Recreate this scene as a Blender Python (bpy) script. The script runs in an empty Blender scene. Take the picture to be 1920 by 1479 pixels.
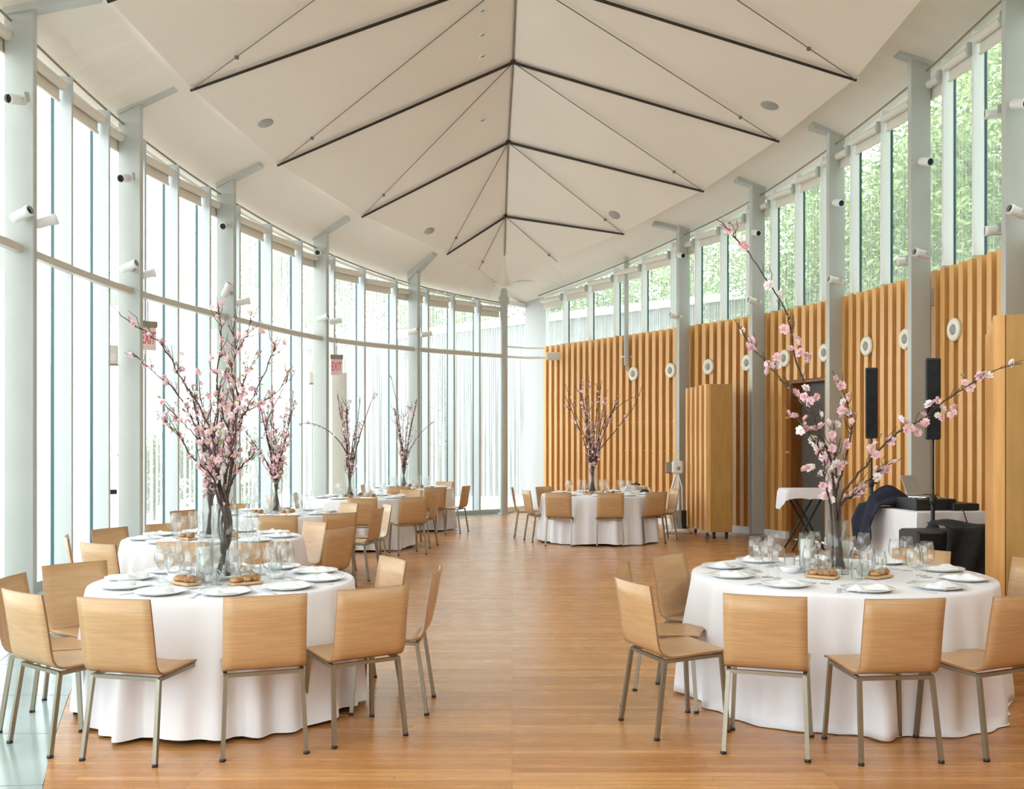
import bpy, math, random
from mathutils import Vector, Matrix
random.seed(7)
R = random.Random(11)
PI = math.pi
C = bpy.context.scene.collection

# ------------------------------------------------------------------ camera, sky, exposure
EYE = 1.58
cam = bpy.data.cameras.new('camera'); camo = bpy.data.objects.new('camera', cam); C.objects.link(camo)
camo.location = (0, 0, EYE); camo.rotation_euler = (PI / 2, 0, 0)
cam.sensor_width = 36; cam.lens = 36 * 1850 / 1920; cam.shift_y = 90.5 / 1920; cam.clip_end = 300
bpy.context.scene.camera = camo
w = bpy.data.worlds.new('overcast_sky'); bpy.context.scene.world = w; w.use_nodes = True
nt = w.node_tree; bg = nt.nodes['Background']
bg.inputs[0].default_value = (0.94, 0.975, 1.0, 1); bg.inputs[1].default_value = 4.9
vs = bpy.context.scene.view_settings
vs.view_transform = 'Standard'; vs.look = 'None'; vs.gamma = 1; vs.use_curve_mapping = False; vs.exposure = 0.12
bpy.context.scene.cycles.transparent_max_bounces = 40

# ------------------------------------------------------------------ helpers
def W(px, py, Y):
    """a point at depth Y seen in direction (px, py): real metres"""
    return Vector(((px - 960) * Y / 1850, Y, EYE + (830 - py) * Y / 1850))

class MB:
    def __init__(s): s.v = []; s.f = []; s.sm = []
    def add(s, vs_, fs, smooth=False):
        o = len(s.v); s.v += [tuple(p) for p in vs_]
        for f in fs: s.f.append(tuple(i + o for i in f)); s.sm.append(smooth)
    def box(s, c, d, M=None):
        x, y, z = d[0] / 2, d[1] / 2, d[2] / 2
        P = [Vector((sx * x, sy * y, sz * z)) for sz in (-1, 1) for sy in (-1, 1) for sx in (-1, 1)]
        if M is not None: P = [M @ p for p in P]
        P = [p + Vector(c) for p in P]
        s.add(P, [(0, 2, 3, 1), (4, 5, 7, 6), (0, 1, 5, 4), (2, 6, 7, 3), (0, 4, 6, 2), (1, 3, 7, 5)])
    def hexa(s, P):   # 8 corners bottom 4 ccw, top 4 ccw
        s.add(P, [(3, 2, 1, 0), (4, 5, 6, 7), (0, 1, 5, 4), (1, 2, 6, 5), (2, 3, 7, 6), (3, 0, 4, 7)])
    def cbox(s, c, d, b, M=None):   # chamfered box
        x, y, z = d[0] / 2, d[1] / 2, d[2] / 2
        lv = [(-z, b), (-z + b, 0), (z - b, 0), (z, b)]
        P = []
        for zz, i in lv:
            X, Y = x - i, y - i
            q = [(X - b, -Y), (X, -Y + b), (X, Y - b), (X - b, Y), (-X + b, Y), (-X, Y - b), (-X, -Y + b), (-X + b, -Y)]
            P += [Vector((a, e, zz)) for a, e in q]
        if M is not None: P = [M @ p for p in P]
        P = [p + Vector(c) for p in P]
        F = [tuple(range(7, -1, -1)), tuple(range(24, 32))]
        for k in range(3):
            for i in range(8):
                j = (i + 1) % 8; F.append((k * 8 + i, k * 8 + j, k * 8 + 8 + j, k * 8 + 8 + i))
        s.add(P, F)
    def tube(s, pts, rad, n=6, smooth=True, cap=True):
        pts = [Vector(p) for p in pts]; m = len(pts)
        if not isinstance(rad, (list, tuple)): rad = [rad] * m
        P = []; up = None
        for i in range(m):
            t = (pts[min(i + 1, m - 1)] - pts[max(i - 1, 0)])
            t = t.normalized() if t.length > 1e-9 else Vector((0, 0, 1))
            if up is None: up = Vector((0, 0, 1)) if abs(t.z) < .9 else Vector((1, 0, 0))
            a = t.cross(up)
            if a.length < 1e-6: a = t.cross(Vector((0, 1, 0)))
            a.normalize(); b = a.cross(t).normalized(); up = b
            for k in range(n):
                an = 2 * PI * k / n + PI / n
                P.append(pts[i] + (a * math.cos(an) + b * math.sin(an)) * rad[i])
        F = [(i * n + k, i * n + (k + 1) % n, (i + 1) * n + (k + 1) % n, (i + 1) * n + k) for i in range(m - 1) for k in range(n)]
        s.add(P, F, smooth)
        if cap: s.add(P[:n], [tuple(range(n))]); s.add(P[-n:], [tuple(range(n - 1, -1, -1))])
    def lathe(s, prof, n=20, c=(0, 0, 0), M=None, smooth=True):
        P = []
        for r, z in prof:
            for k in range(n):
                p = Vector((r * math.cos(2 * PI * k / n), r * math.sin(2 * PI * k / n), z))
                if M is not None: p = M @ p
                P.append(p + Vector(c))
        F = [(i * n + k, i * n + (k + 1) % n, (i + 1) * n + (k + 1) % n, (i + 1) * n + k) for i in range(len(prof) - 1) for k in range(n)]
        s.add(P, F, smooth)
    def mesh(s, name, m):
        me = bpy.data.meshes.new(name); me.from_pydata(s.v, [], s.f); me.update()
        me.polygons.foreach_set('use_smooth', s.sm)
        if m: me.materials.append(m)
        return me
    def build(s, name, m, parent=None, loc=None, rz=0):
        o = bpy.data.objects.new(name, s.mesh(name, m)); C.objects.link(o)
        if loc is not None: o.location = loc
        if rz: o.rotation_euler[2] = rz
        if parent: o.parent = parent
        return o

def empty(name, loc=(0, 0, 0), rz=0, parent=None):
    o = bpy.data.objects.new(name, None); C.objects.link(o); o.location = loc; o.rotation_euler = (0, 0, rz)
    o.empty_display_size = .1
    if parent: o.parent = parent
    return o
def inst(name, me, parent=None, loc=(0, 0, 0), rot=(0, 0, 0), sc=1):
    o = bpy.data.objects.new(name, me); C.objects.link(o); o.location = loc; o.rotation_euler = rot
    o.scale = (sc, sc, sc) if not isinstance(sc, tuple) else sc
    if parent: o.parent = parent
    return o
def tag(o, label=None, cat=None, group=None, kind=None):
    if label: o['label'] = label
    if cat: o['category'] = cat
    if group: o['group'] = group
    if kind: o['kind'] = kind
    return o
def struct(o): o['kind'] = 'structure'; return o
KIDS = {}
def kids_cache(o):
    KIDS[o.name] = [(c, [g for g in c.children]) for c in o.children]
def dup(root, loc, rz=0, label=None, group=None):
    r = root.copy(); C.objects.link(r); r.location = loc; r.rotation_euler = (0, 0, rz)
    if label: r['label'] = label
    if group: r['group'] = group
    for ch, gs in KIDS[root.name]:
        c = ch.copy(); C.objects.link(c); c.parent = r
        for g in gs:
            d = g.copy(); C.objects.link(d); d.parent = c
    return r

# ------------------------------------------------------------------ materials
def mat(name, col, rough=.5, metal=0, spec=.5, **k):
    m = bpy.data.materials.new(name); m.use_nodes = True; b = m.node_tree.nodes['Principled BSDF']
    b.inputs['Base Color'].default_value = (*col, 1); b.inputs['Roughness'].default_value = rough
    b.inputs['Metallic'].default_value = metal; b.inputs['Specular IOR Level'].default_value = spec
    for kk, v in k.items(): b.inputs[kk.replace('_', ' ')].default_value = v
    return m
def N(m, t, **k):
    n = m.node_tree.nodes.new(t)
    for a, v in k.items(): setattr(n, a, v)
    return n
def L(m, a, b): m.node_tree.links.new(a, b)
def noisy(m, c1, c2, scale=(1, 1, 1), nscale=5, detail=4, bump=0, rough=None, contrast=(.35, .65)):
    b = m.node_tree.nodes['Principled BSDF']
    tc = N(m, 'ShaderNodeTexCoord'); mp = N(m, 'ShaderNodeMapping'); mp.inputs['Scale'].default_value = scale
    no = N(m, 'ShaderNodeTexNoise'); no.inputs['Scale'].default_value = nscale; no.inputs['Detail'].default_value = detail
    cr = N(m, 'ShaderNodeValToRGB'); cr.color_ramp.elements[0].color = (*c1, 1); cr.color_ramp.elements[1].color = (*c2, 1)
    cr.color_ramp.elements[0].position, cr.color_ramp.elements[1].position = contrast
    L(m, tc.outputs['Object'], mp.inputs[0]); L(m, mp.outputs[0], no.inputs['Vector']); L(m, no.outputs['Fac'], cr.inputs[0]); L(m, cr.outputs[0], b.inputs['Base Color'])
    if bump:
        bu = N(m, 'ShaderNodeBump'); bu.inputs['Strength'].default_value = bump; bu.inputs['Distance'].default_value = .01
        L(m, no.outputs['Fac'], bu.inputs['Height']); L(m, bu.outputs[0], b.inputs['Normal'])
    return m

M = {}
M['ceiling'] = noisy(mat('plaster_ceiling', (.8, .8, .8), .7), (.785, .705, .625), (.815, .735, .655), nscale=.6)
M['band'] = mat('white_soffit', (.82, .765, .69), .7)
M['column'] = noisy(mat('painted_steel', (.5, .5, .5), .35), (.47, .48, .45), (.50, .51, .48), nscale=2)
M['trimwhite'] = mat('white_paint', (.85, .85, .83), .4)
M['railbeige'] = mat('beige_rail_paint', (.60, .56, .50), .4)
M['gasket'] = mat('teal_gasket', (.02, .085, .10), .3)
M['fin'] = mat('fin_dimmed_left', (.52, .54, .545), .35)  # left-wall fin colour, darkened to offset the window glare
M['fin2'] = mat('fin_brightened_right', (.84, .87, .87), .35)  # same fins on the right wall, extra brightness put into the colour
M['shade'] = mat('shade_cloth', (.74, .70, .62), .7)
M['rod'] = mat('dark_rod', (.05, .04, .035), .4, .6)
M['cable'] = mat('steel_cable', (.22, .19, .16), .4, .6)
M['grey'] = mat('grey_disc', (.36, .34, .32), .5)
M['black'] = mat('black_plastic', (.012, .012, .014), .45)
M['blackcloth'] = noisy(mat('black_cloth', (.01, .01, .012), .9), (.008, .008, .01), (.02, .02, .024), nscale=9, bump=.4)
M['navy'] = noisy(mat('navy_cloth', (.02, .02, .06), .85), (.006, .007, .02), (.014, .016, .04), nscale=8, bump=.4)
M['darkdoor'] = mat('dark_doorway', (.11, .10, .09), .5)
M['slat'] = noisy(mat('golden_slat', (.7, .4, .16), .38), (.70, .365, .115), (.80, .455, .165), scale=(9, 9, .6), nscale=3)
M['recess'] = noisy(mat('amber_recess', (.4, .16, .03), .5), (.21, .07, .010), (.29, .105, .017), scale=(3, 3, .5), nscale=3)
M['goldpanel'] = noisy(mat('gold_veneer', (.6, .34, .1), .4), (.40, .215, .05), (.47, .26, .07), scale=(4, 4, .5), nscale=4)
M['chairwood'] = noisy(mat('maple_ply', (.7, .45, .25), .36), (.47, .275, .128), (.565, .345, .175), scale=(1.2, 1, 22), nscale=5, contrast=(.3, .7))
M['plyedge'] = mat('ply_edge', (.30, .15, .07), .5)
M['leg'] = mat('pewter_leg', (.30, .27, .21), .32, .75)
M['cloth'] = mat('white_cloth', (.79, .775, .81), .8)
M['pierpaint'] = mat('grey_white_paint', (.58, .59, .60), .5)
b_ = M['cloth'].node_tree.nodes['Principled BSDF']; b_.inputs['Sheen Weight'].default_value = .15
M['china'] = mat('white_china', (.86, .88, .88), .12)
M['napkin'] = noisy(mat('napkin_cloth', (.88, .88, .9), .8), (.84, .84, .87), (.9, .9, .92), nscale=12, bump=.2)
M['bark'] = noisy(mat('cherry_bark', (.1, .05, .04), .7), (.028, .014, .012), (.095, .055, .042), nscale=30, bump=.3)
M['blossom'] = noisy(mat('pink_petal', (.9, .6, .65), .6, Subsurface_Weight=0.0), (.86, .50, .55), (.95, .76, .77), nscale=24)
M['blossomw'] = noisy(mat('pale_petal', (.95, .85, .85), .6), (.93, .76, .77), (.97, .91, .90), nscale=24)
M['leaf'] = noisy(mat('spring_leaf', (.35, .42, .12), .5), (.28, .34, .08), (.46, .40, .16), nscale=20)
M['bread'] = noisy(mat('bread_crust', (.4, .2, .08), .6), (.22, .09, .03), (.66, .38, .16), nscale=25, bump=.5)
M['board'] = noisy(mat('serving_board', (.6, .38, .2), .5), (.55, .33, .16), (.68, .44, .24), scale=(1, 8, 1), nscale=8)
M['wax'] = mat('white_wax', (.92, .91, .86), .5)
M['silver'] = mat('silver_metal', (.75, .75, .75), .25, 1)
M['label'] = mat('grey_label', (.45, .47, .45), .5)
M['red'] = mat('red_lettering', (.85, .05, .10), .5)
M['signface'] = mat('sign_face', (.92, .75, .75), .4)
M['brown'] = mat('bronze_plate', (.30, .25, .19), .5)
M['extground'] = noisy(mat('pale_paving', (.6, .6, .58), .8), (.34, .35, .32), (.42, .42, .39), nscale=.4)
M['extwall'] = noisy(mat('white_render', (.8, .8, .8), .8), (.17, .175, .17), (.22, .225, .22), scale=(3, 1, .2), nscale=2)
M['foliage'] = noisy(mat('tree_leaves', (.2, .35, .08), .6), (.12, .22, .05), (.38, .48, .17), nscale=.9)
M['shrubleaf'] = noisy(mat('shrub_leaves', (.3, .4, .1), .6), (.09, .13, .02), (.17, .20, .05), nscale=.9)
M['trunk'] = mat('tree_bark', (.16, .12, .09), .9)

def glassmat(name, tint, gl, ior=1.45, frit=False):
    m = bpy.data.materials.new(name); m.use_nodes = True; t = m.node_tree; t.nodes.clear()
    out = t.nodes.new('ShaderNodeOutputMaterial'); tr = t.nodes.new('ShaderNodeBsdfTransparent'); tr.inputs[0].default_value = (*tint, 1)
    g = t.nodes.new('ShaderNodeBsdfGlossy'); g.inputs['Roughness'].default_value = .02; g.inputs[0].default_value = (1, 1, 1, 1)
    lw = t.nodes.new('ShaderNodeLayerWeight'); lw.inputs[0].default_value = .5
    pw = t.nodes.new('ShaderNodeMath'); pw.operation = 'POWER'; pw.inputs[1].default_value = 4; t.links.new(lw.outputs['Facing'], pw.inputs[0])
    mu = t.nodes.new('ShaderNodeMapRange'); mu.inputs[3].default_value = .03 * gl; mu.inputs[4].default_value = min(.9, .42 * gl)
    mx = t.nodes.new('ShaderNodeMixShader')
    t.links.new(pw.outputs[0], mu.inputs[0]); t.links.new(mu.outputs[0], mx.inputs[0]); t.links.new(tr.outputs[0], mx.inputs[1]); t.links.new(g.outputs[0], mx.inputs[2])
    last = mx
    if not frit:   # thicker glass path towards the rim absorbs more
        cr = t.nodes.new('ShaderNodeMix'); cr.data_type = 'RGBA'; cr.inputs[6].default_value = (*tint, 1); cr.inputs[7].default_value = (.42, .45, .45, 1)
        t.links.new(pw.outputs[0], cr.inputs[0]); t.links.new(cr.outputs[2], tr.inputs[0])
        tl = t.nodes.new('ShaderNodeBsdfTranslucent'); tl.inputs[0].default_value = (.95, .97, .97, 1); df = t.nodes.new('ShaderNodeBsdfDiffuse'); df.inputs[0].default_value = (.95, .97, .97, 1)
        ad = t.nodes.new('ShaderNodeMixShader'); m3 = t.nodes.new('ShaderNodeMixShader'); m3.inputs[0].default_value = .012
        t.links.new(tl.outputs[0], ad.inputs[1]); t.links.new(df.outputs[0], ad.inputs[2]); t.links.new(mx.outputs[0], m3.inputs[1]); t.links.new(ad.outputs[0], m3.inputs[2]); last = m3
    if frit:   # fine vertical printed stripes on the glass
        tc = t.nodes.new('ShaderNodeTexCoord'); mp = t.nodes.new('ShaderNodeMapping'); mp.inputs['Scale'].default_value = (16, .001, .12)
        no = t.nodes.new('ShaderNodeTexNoise'); no.inputs['Scale'].default_value = 2.0; no.inputs['Detail'].default_value = 3
        cr = t.nodes.new('ShaderNodeMapRange'); cr.inputs[1].default_value = .42; cr.inputs[2].default_value = .7; cr.inputs[3].default_value = .05; cr.inputs[4].default_value = .38
        tl = t.nodes.new('ShaderNodeBsdfTranslucent'); tl.inputs[0].default_value = (.9, .93, .92, 1)
        m2 = t.nodes.new('ShaderNodeMixShader')
        t.links.new(tc.outputs['Object'], mp.inputs[0]); t.links.new(mp.outputs[0], no.inputs['Vector']); t.links.new(no.outputs['Fac'], cr.inputs[0])
        t.links.new(cr.outputs[0], m2.inputs[0]); t.links.new(mx.outputs[0], m2.inputs[1]); t.links.new(tl.outputs[0], m2.inputs[2]); last = m2
    t.links.new(last.outputs[0], out.inputs[0]); return m
M['pane'] = glassmat('fritted_window_glass', (.95, .98, .97), .5, frit=True)
M['glass'] = glassmat('table_glass', (.975, .98, .98), 1.6, 1.5)
M['vglass'] = glassmat('vase_glass', (.95, .96, .95), 1.4, 1.5)

# wood strip floor
m = mat('wood_strip_floor', (.6, .3, .12), .24); b = m.node_tree.nodes['Principled BSDF']
tc = N(m, 'ShaderNodeTexCoord'); br = N(m, 'ShaderNodeTexBrick'); br.offset = .37; br.offset_frequency = 3; br.squash = 1
br.inputs['Scale'].default_value = 1; br.inputs['Brick Width'].default_value = 1.5; br.inputs['Row Height'].default_value = .057
br.inputs['Mortar Size'].default_value = .0022; br.inputs['Mortar Smooth'].default_value = .3
br.inputs['Color1'].default_value = (.42, .175, .052, 1); br.inputs['Color2'].default_value = (.60, .295, .105, 1); br.inputs['Mortar'].default_value = (.30, .13, .045, 1)
mp = N(m, 'ShaderNodeMapping'); mp.inputs['Scale'].default_value = (1.2, 22, 1)
no = N(m, 'ShaderNodeTexNoise'); no.inputs['Scale'].default_value = 2.2; no.inputs['Detail'].default_value = 5
mr = N(m, 'ShaderNodeMapRange'); mr.inputs[1].default_value = .3; mr.inputs[2].default_value = .7; mr.inputs[3].default_value = .82; mr.inputs[4].default_value = 1.15
mul = N(m, 'ShaderNodeMix', data_type='RGBA', blend_type='MULTIPLY'); mul.inputs[0].default_value = 1
L(m, tc.outputs['Object'], br.inputs['Vector']); L(m, tc.outputs['Object'], mp.inputs[0]); L(m, mp.outputs[0], no.inputs['Vector']); L(m, no.outputs['Fac'], mr.inputs[0])
L(m, br.outputs['Color'], mul.inputs[6]); L(m, mr.outputs[0], mul.inputs[7]); L(m, mul.outputs[2], b.inputs['Base Color'])
rr = N(m, 'ShaderNodeMapRange'); rr.inputs[3].default_value = .17; rr.inputs[4].default_value = .34; L(m, no.outputs['Fac'], rr.inputs[0]); L(m, rr.outputs[0], b.inputs['Roughness'])
bu = N(m, 'ShaderNodeBump'); bu.inputs['Strength'].default_value = .12; bu.inputs['Distance'].default_value = .004; L(m, br.outputs['Fac'], bu.inputs['Height']); bu.invert = True; L(m, bu.outputs[0], b.inputs['Normal'])
M['floor'] = m
M['tile'] = noisy(mat('slate_green_tile', (.3, .36, .36), .2), (.29, .36, .35), (.37, .44, .43), nscale=1.5)
M['grout'] = mat('dark_grout', (.16, .19, .19), .6)

# ------------------------------------------------------------------ plan curves
def crom(P, n=14):
    out = []
    for i in range(len(P) - 1):
        p0 = P[max(i - 1, 0)]; p1 = P[i]; p2 = P[i + 1]; p3 = P[min(i + 2, len(P) - 1)]
        for k in range(n):
            t = k / n
            out.append(tuple(.5 * ((2 * b_) + (-a + c) * t + (2 * a - 5 * b_ + 4 * c - d) * t * t + (-a + 3 * b_ - 3 * c + d) * t ** 3) for a, b_, c, d in zip(p0, p1, p2, p3)))
    out.append(tuple(P[-1])); return out
class Curve:
    def __init__(s, P):
        s.p = crom(P); s.s = [0]
        for a, b_ in zip(s.p, s.p[1:]): s.s.append(s.s[-1] + math.hypot(b_[0] - a[0], b_[1] - a[1]))
        s.len = s.s[-1]
    def at(s, q):
        q = max(0, min(s.len, q))
        for i in range(len(s.s) - 1):
            if s.s[i + 1] >= q:
                t = (q - s.s[i]) / max(1e-9, s.s[i + 1] - s.s[i]); a, b_ = s.p[i], s.p[i + 1]
                return tuple(u + (v - u) * t for u, v in zip(a, b_))
        return s.p[-1]
    def tan(s, q):
        a, b_ = s.at(q - .05), s.at(q + .05); d = math.hypot(b_[0] - a[0], b_[1] - a[1]); return ((b_[0] - a[0]) / d, (b_[1] - a[1]) / d)
    def near(s, x, y):
        return min(zip(s.p, s.s), key=lambda t: (t[0][0] - x) ** 2 + (t[0][1] - y) ** 2)[1]
    def bearing(s, px):
        g = (px - 960) / 1850
        return min(((s.at(q * .02), q * .02) for q in range(int(s.len / .02))), key=lambda t: abs(t[0][0] / t[0][1] - g) if t[0][1] > 6 else 9)[1]

# columns (x, y, top)
LC = [(-4.1, 4.6, 5.8), (-4.68, 7.2, 5.9), (-4.88, 9.8, 5.95), (-4.83, 12.5, 5.87), (-4.37, 15.1, 5.62), (-3.52, 18.2, 5.47), (-2.01, 20.3, 5.06)]
RC = [(4.5, 5.0, 6.3), (5.1, 7.8, 6.5), (5.41, 10.6, 6.62), (5.20, 12.6, 6.52), (4.87, 14.85, 6.32), (4.15, 16.7, 6.0), (3.21, 18.5, 5.68)]
# wall lines with the height of the glass head (x, y, head)
LW = Curve([(-1.2, -2.2, 5.5), (-2.6, 0, 5.6), (-3.75, 2.3, 5.7), (-4.5, 4.75, 5.75), (-4.98, 7.3, 5.78), (-5.16, 9.9, 5.75), (-5.10, 12.6, 5.60), (-4.62, 15.25, 5.37), (-3.74, 18.38, 5.16), (-2.2, 20.55, 4.86), (-.3, 22.2, 4.69)])
RW = Curve([(1.6, -2.2, 6.2), (2.9, 0, 6.3), (4.1, 2.4, 6.45), (4.95, 4.9, 6.55), (5.45, 7.5, 6.6), (5.66, 9.9, 6.55), (5.60, 11.4, 6.45), (5.42, 13.0, 6.27), (4.98, 15.1, 6.03), (4.22, 17.1, 5.70), (3.2, 18.9, 5.42), (2.05, 20.7, 5.15), (.77, 22.6, 4.93)])

# ------------------------------------------------------------------ floor
fl = empty('floor'); struct(fl)
bound = crom([(-.2, -2), (-.9, 2), (-1.45, 3.1), (-2.14, 4.5), (-2.78, 6.2), (-3.15, 7.3), (-3.6, 9), (-3.9, 11), (-3.85, 13), (-3.4, 15.5), (-2.55, 18), (-1.35, 20), (-.2, 21.6)], 6)
rp = [(p[0], p[1]) for p in RW.p]
mb = MB()
P = [(x, y, 0) for x, y in bound] + [(.2, 23.0, 0)] + [(x, y, 0) for x, y in reversed(rp)]
mb.add(P, [tuple(range(len(P) - 1, -1, -1))]); mb.build('wood_boards', M['floor'], fl)
mb = MB(); P = [(p[0] - .4, p[1], -.012) for p in LW.p]; Q = [(x + .05, y, -.012) for x, y in bound]
P = P + [(.6, 23.4, -.012)] + [q for q in reversed(Q)]
mb.add(P, [tuple(range(len(P) - 1, -1, -1))]); mb.build('grout_bed', M['grout'], fl)
# tiles: rows across the border strip
bc = Curve([(x, y) for x, y in bound[::6]])
rows = int(LW.len / .9)
def tilequad(a, b_, c, d):
    mb = MB(); g = .004
    cx = sum(p[0] for p in (a, b_, c, d)) / 4; cy = sum(p[1] for p in (a, b_, c, d)) / 4
    Pq = []
    for p in (a, b_, c, d):
        v = Vector((cx - p[0], cy - p[1])); v = v.normalized() * g * 1.4 if v.length > 1e-6 else v
        Pq.append((p[0] + v.x, p[1] + v.y))
    mb.hexa([(x, y, -.011) for x, y in Pq] + [(x, y, 0) for x, y in Pq]); return mb
for i in range(rows):
    s0, s1 = i / rows, (i + 1) / rows
    for j in range(3):
        def pt(s, u):
            a = LW.at(s * LW.len); b_ = bc.at(s * bc.len); return (a[0] + .02 + (b_[0] - a[0] - .02) * u, a[1] + (b_[1] - a[1]) * u)
        tilequad(pt(s0, j / 3), pt(s0, (j + 1) / 3), pt(s1, (j + 1) / 3), pt(s1, j / 3)).build('tile', M['tile'], fl)

# exterior ground
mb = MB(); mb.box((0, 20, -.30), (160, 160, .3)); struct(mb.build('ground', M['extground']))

# ------------------------------------------------------------------ ceiling
# stations: left edge, ridge, right edge
ST = [((-1.0, -2.0, 6.0), (.1, -2.2, 7.0), (1.3, -2.0, 6.1)),
      ((-2.9, 3.0, 6.0), (.07, 3.0, 7.45), (3.1, 3.0, 6.15)),
      ((-3.75, 6.8, 5.98), (.06, 6.8, 7.57), (3.95, 7.2, 6.15)),
      ((-4.02, 9.8, 5.97), (.055, 10.0, 7.58), (4.25, 10.1, 6.16)),
      (tuple(W(357, 168, 12.4)), tuple(W(968, -50, 12.5)), tuple(W(1606, 149, 12.5))),
      (tuple(W(520, 309, 15.0)), tuple(W(962, 116, 15.0)), tuple(W(1461, 264, 14.8))),
      (tuple(W(678, 406, 18.0)), tuple(W(953, 266, 17.5)), tuple(W(1320, 358, 16.6))),
      (tuple(W(838, 476, 20.0)), tuple(W(948, 405, 19.4)), tuple(W(1170, 438, 18.4))),
      (tuple(W(897, 505, 21.0)), tuple(W(946, 480, 20.8)), tuple(W(1045, 490, 20.4))),
      (tuple(W(935, 535, 21.8)), tuple(W(945, 538, 21.8)), tuple(W(956, 536, 21.8)))]
ce = empty('ceiling'); struct(ce)
UP = Vector((0, 0, .03))
OFF = {0: [.11] * 10, 2: [.45, .5, .5, .5, .48, .42, .32, .26, .15, .08]}
for side in (0, 2):
    mb = MB(); P = []
    for a in ST: P += [Vector(a[side]) + UP, Vector(a[1]) + UP]
    F = []
    for i in range(len(ST) - 1):   # split along edge(i+1) - ridge(i), where the cables run
        e0, r0, e1, r1 = 2 * i, 2 * i + 1, 2 * i + 2, 2 * i + 3
        F += [(e0, r0, e1), (r0, r1, e1)] if side == 0 else [(r0, e0, e1), (r0, e1, r1)]
    mb.add(P, F)
    # edge fascia going up to the soffit
    for i in range(len(ST) - 1):
        a, b_ = Vector(ST[i][side]) + UP, Vector(ST[i + 1][side]) + UP
        ua, ub = Vector((0, 0, OFF[side][i] - .02)), Vector((0, 0, OFF[side][i + 1] - .02)); mb.add([a, b_, b_ + ub, a + ua], [(0, 1, 2, 3)])
    mb.build('ceiling_panel', M['ceiling'], ce)
    # soffit band between the panel edge and the wall head
    cur = Curve([Vector(a[side]) + Vector((0, 0, OFF[side][k])) for k, a in enumerate(ST)]); wl = LW if side == 0 else RW
    mb = MB(); P = []; n = 60
    for i in range(n + 1):
        a = Vector(cur.at(cur.len * i / n))
        q = wl.near(a.x, a.y)
        # walk the wall line at the same share from its own start
        wq = Vector(wl.at(q)); t = wl.tan(q); o = Vector((-t[1], t[0], 0)) * (1 if side == 0 else -1)
        P += [a, wq + o * .12 + Vector((0, 0, .06))]
    if side == 0: P += [Vector((-.1, 22.4, 5.0)), Vector((-.1, 23.2, 4.75))]
    else: P += [Vector((-.1, 22.4, 5.0)), Vector((-.1, 23.2, 4.75))]
    k = len(P) // 2
    mb.add(P, [(2 * i, 2 * i + 1, 2 * i + 3, 2 * i + 2) for i in range(k - 1)]); mb.build('soffit_band', M['band'], ce)
# rods, cables
def rod(a, b_, r, name, m):
    mb = MB(); a, b_ = Vector(a), Vector(b_); d = Vector((0, 0, -.012)); mb.tube([a + d, b_ + d], [r * .75, r], 6); return mb.build(name, m, ce)
for i in range(3, 8):
    for s in (0, 2):
        rod(ST[i][s], ST[i][1], .024, 'rod', M['rod'])
        if i < 8:
            rod(ST[i + 1][s], ST[i][1], .008, 'cable', M['cable'])
            a, b_ = Vector(ST[i + 1][s]), Vector(ST[i][1]); mb = MB(); mb.cbox(a.lerp(b_, .17) + Vector((0, 0, -.02)), (.05, .05, .05), .012); mb.build('turnbuckle', M['cable'], ce)
    mb = MB(); mb.lathe([(0, .035), (.03, .03), (.045, 0), (.03, -.03), (0, -.035)], 10, ST[i][1]); mb.build('rod_node', M['rod'], ce)
for i in (4, 5, 6, 7, 8):
    pass
mb = MB(); mb.tube([Vector(a[1]) + Vector((0, 0, .012)) for a in ST[:9]], .012, 5); mb.build('ridge_bead', M['cable'], ce)

def panel_point(px, py, side):   # where a line of sight meets the ceiling panel
    d = Vector(((px - 960) / 1850, 1, (830 - py) / 1850)); o = Vector((0, 0, EYE))
    from mathutils.geometry import intersect_ray_tri
    for i in range(len(ST) - 1):
        e0, r0, e1, r1 = [Vector(v) + UP for v in (ST[i][side], ST[i][1], ST[i + 1][side], ST[i + 1][1])]
        for t in ((e0, r0, e1), (r0, r1, e1)):
            h = intersect_ray_tri(t[0], t[1], t[2], d, o, True)
            if h is not None:
                n = (t[1] - t[0]).cross(t[2] - t[0]).normalized()
                if n.z > 0: n = -n
                return h, n
    return None, None
for (px, py, sd, rr_, lb, mm) in ((498, 231, 0, .115, 'round grey grille high on the left slope near the second rod', 'grey'), (1443, 198, 2, .13, 'large round grey grille on the right ceiling slope', 'grey'),
                          (805, 433, 0, .105, 'round grey grille on the left slope near its far end', 'grey'), (1152, 403, 2, .11, 'round grey grille on the far right slope beside the rod tip', 'grey')):
    h, n = panel_point(px, py, sd)
    if h is None: continue
    q = n.to_track_quat('Z', 'Y').to_matrix()
    mb = MB(); mb.lathe([(0, .012), (rr_ * .8, .012), (rr_, 0), (rr_, -.03)], 24, (0, 0, 0), q)
    o = mb.build('ceiling_speaker', M[mm], None, h); tag(o, lb, 'grille')
for (px, py, lb) in ((905, 20, 'small recessed spotlight left of the ridge, nearest the camera'), (905, 65, 'small recessed spotlight left of the ridge, second of the close trio'),
                     (905, 105, 'small recessed spotlight left of the ridge, just above the rod node'), (905, 225, 'lone small recessed spotlight left of the ridge between two rod nodes')):
    h, n = panel_point(px, py, 0)
    if h is None: continue
    q = n.to_track_quat('Z', 'Y').to_matrix()
    mb = MB(); mb.lathe([(.055, -.02), (.06, .014), (.04, .012), (.038, -.02)], 16, (0, 0, 0), q); o = mb.build('downlight', M['trimwhite'], None, h)
    tag(o, lb, 'downlight'); mb = MB(); mb.lathe([(0, .004), (.038, .004)], 14, (0, 0, 0), q); mb.build('lamp_lens', M['grey'], o)

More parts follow.
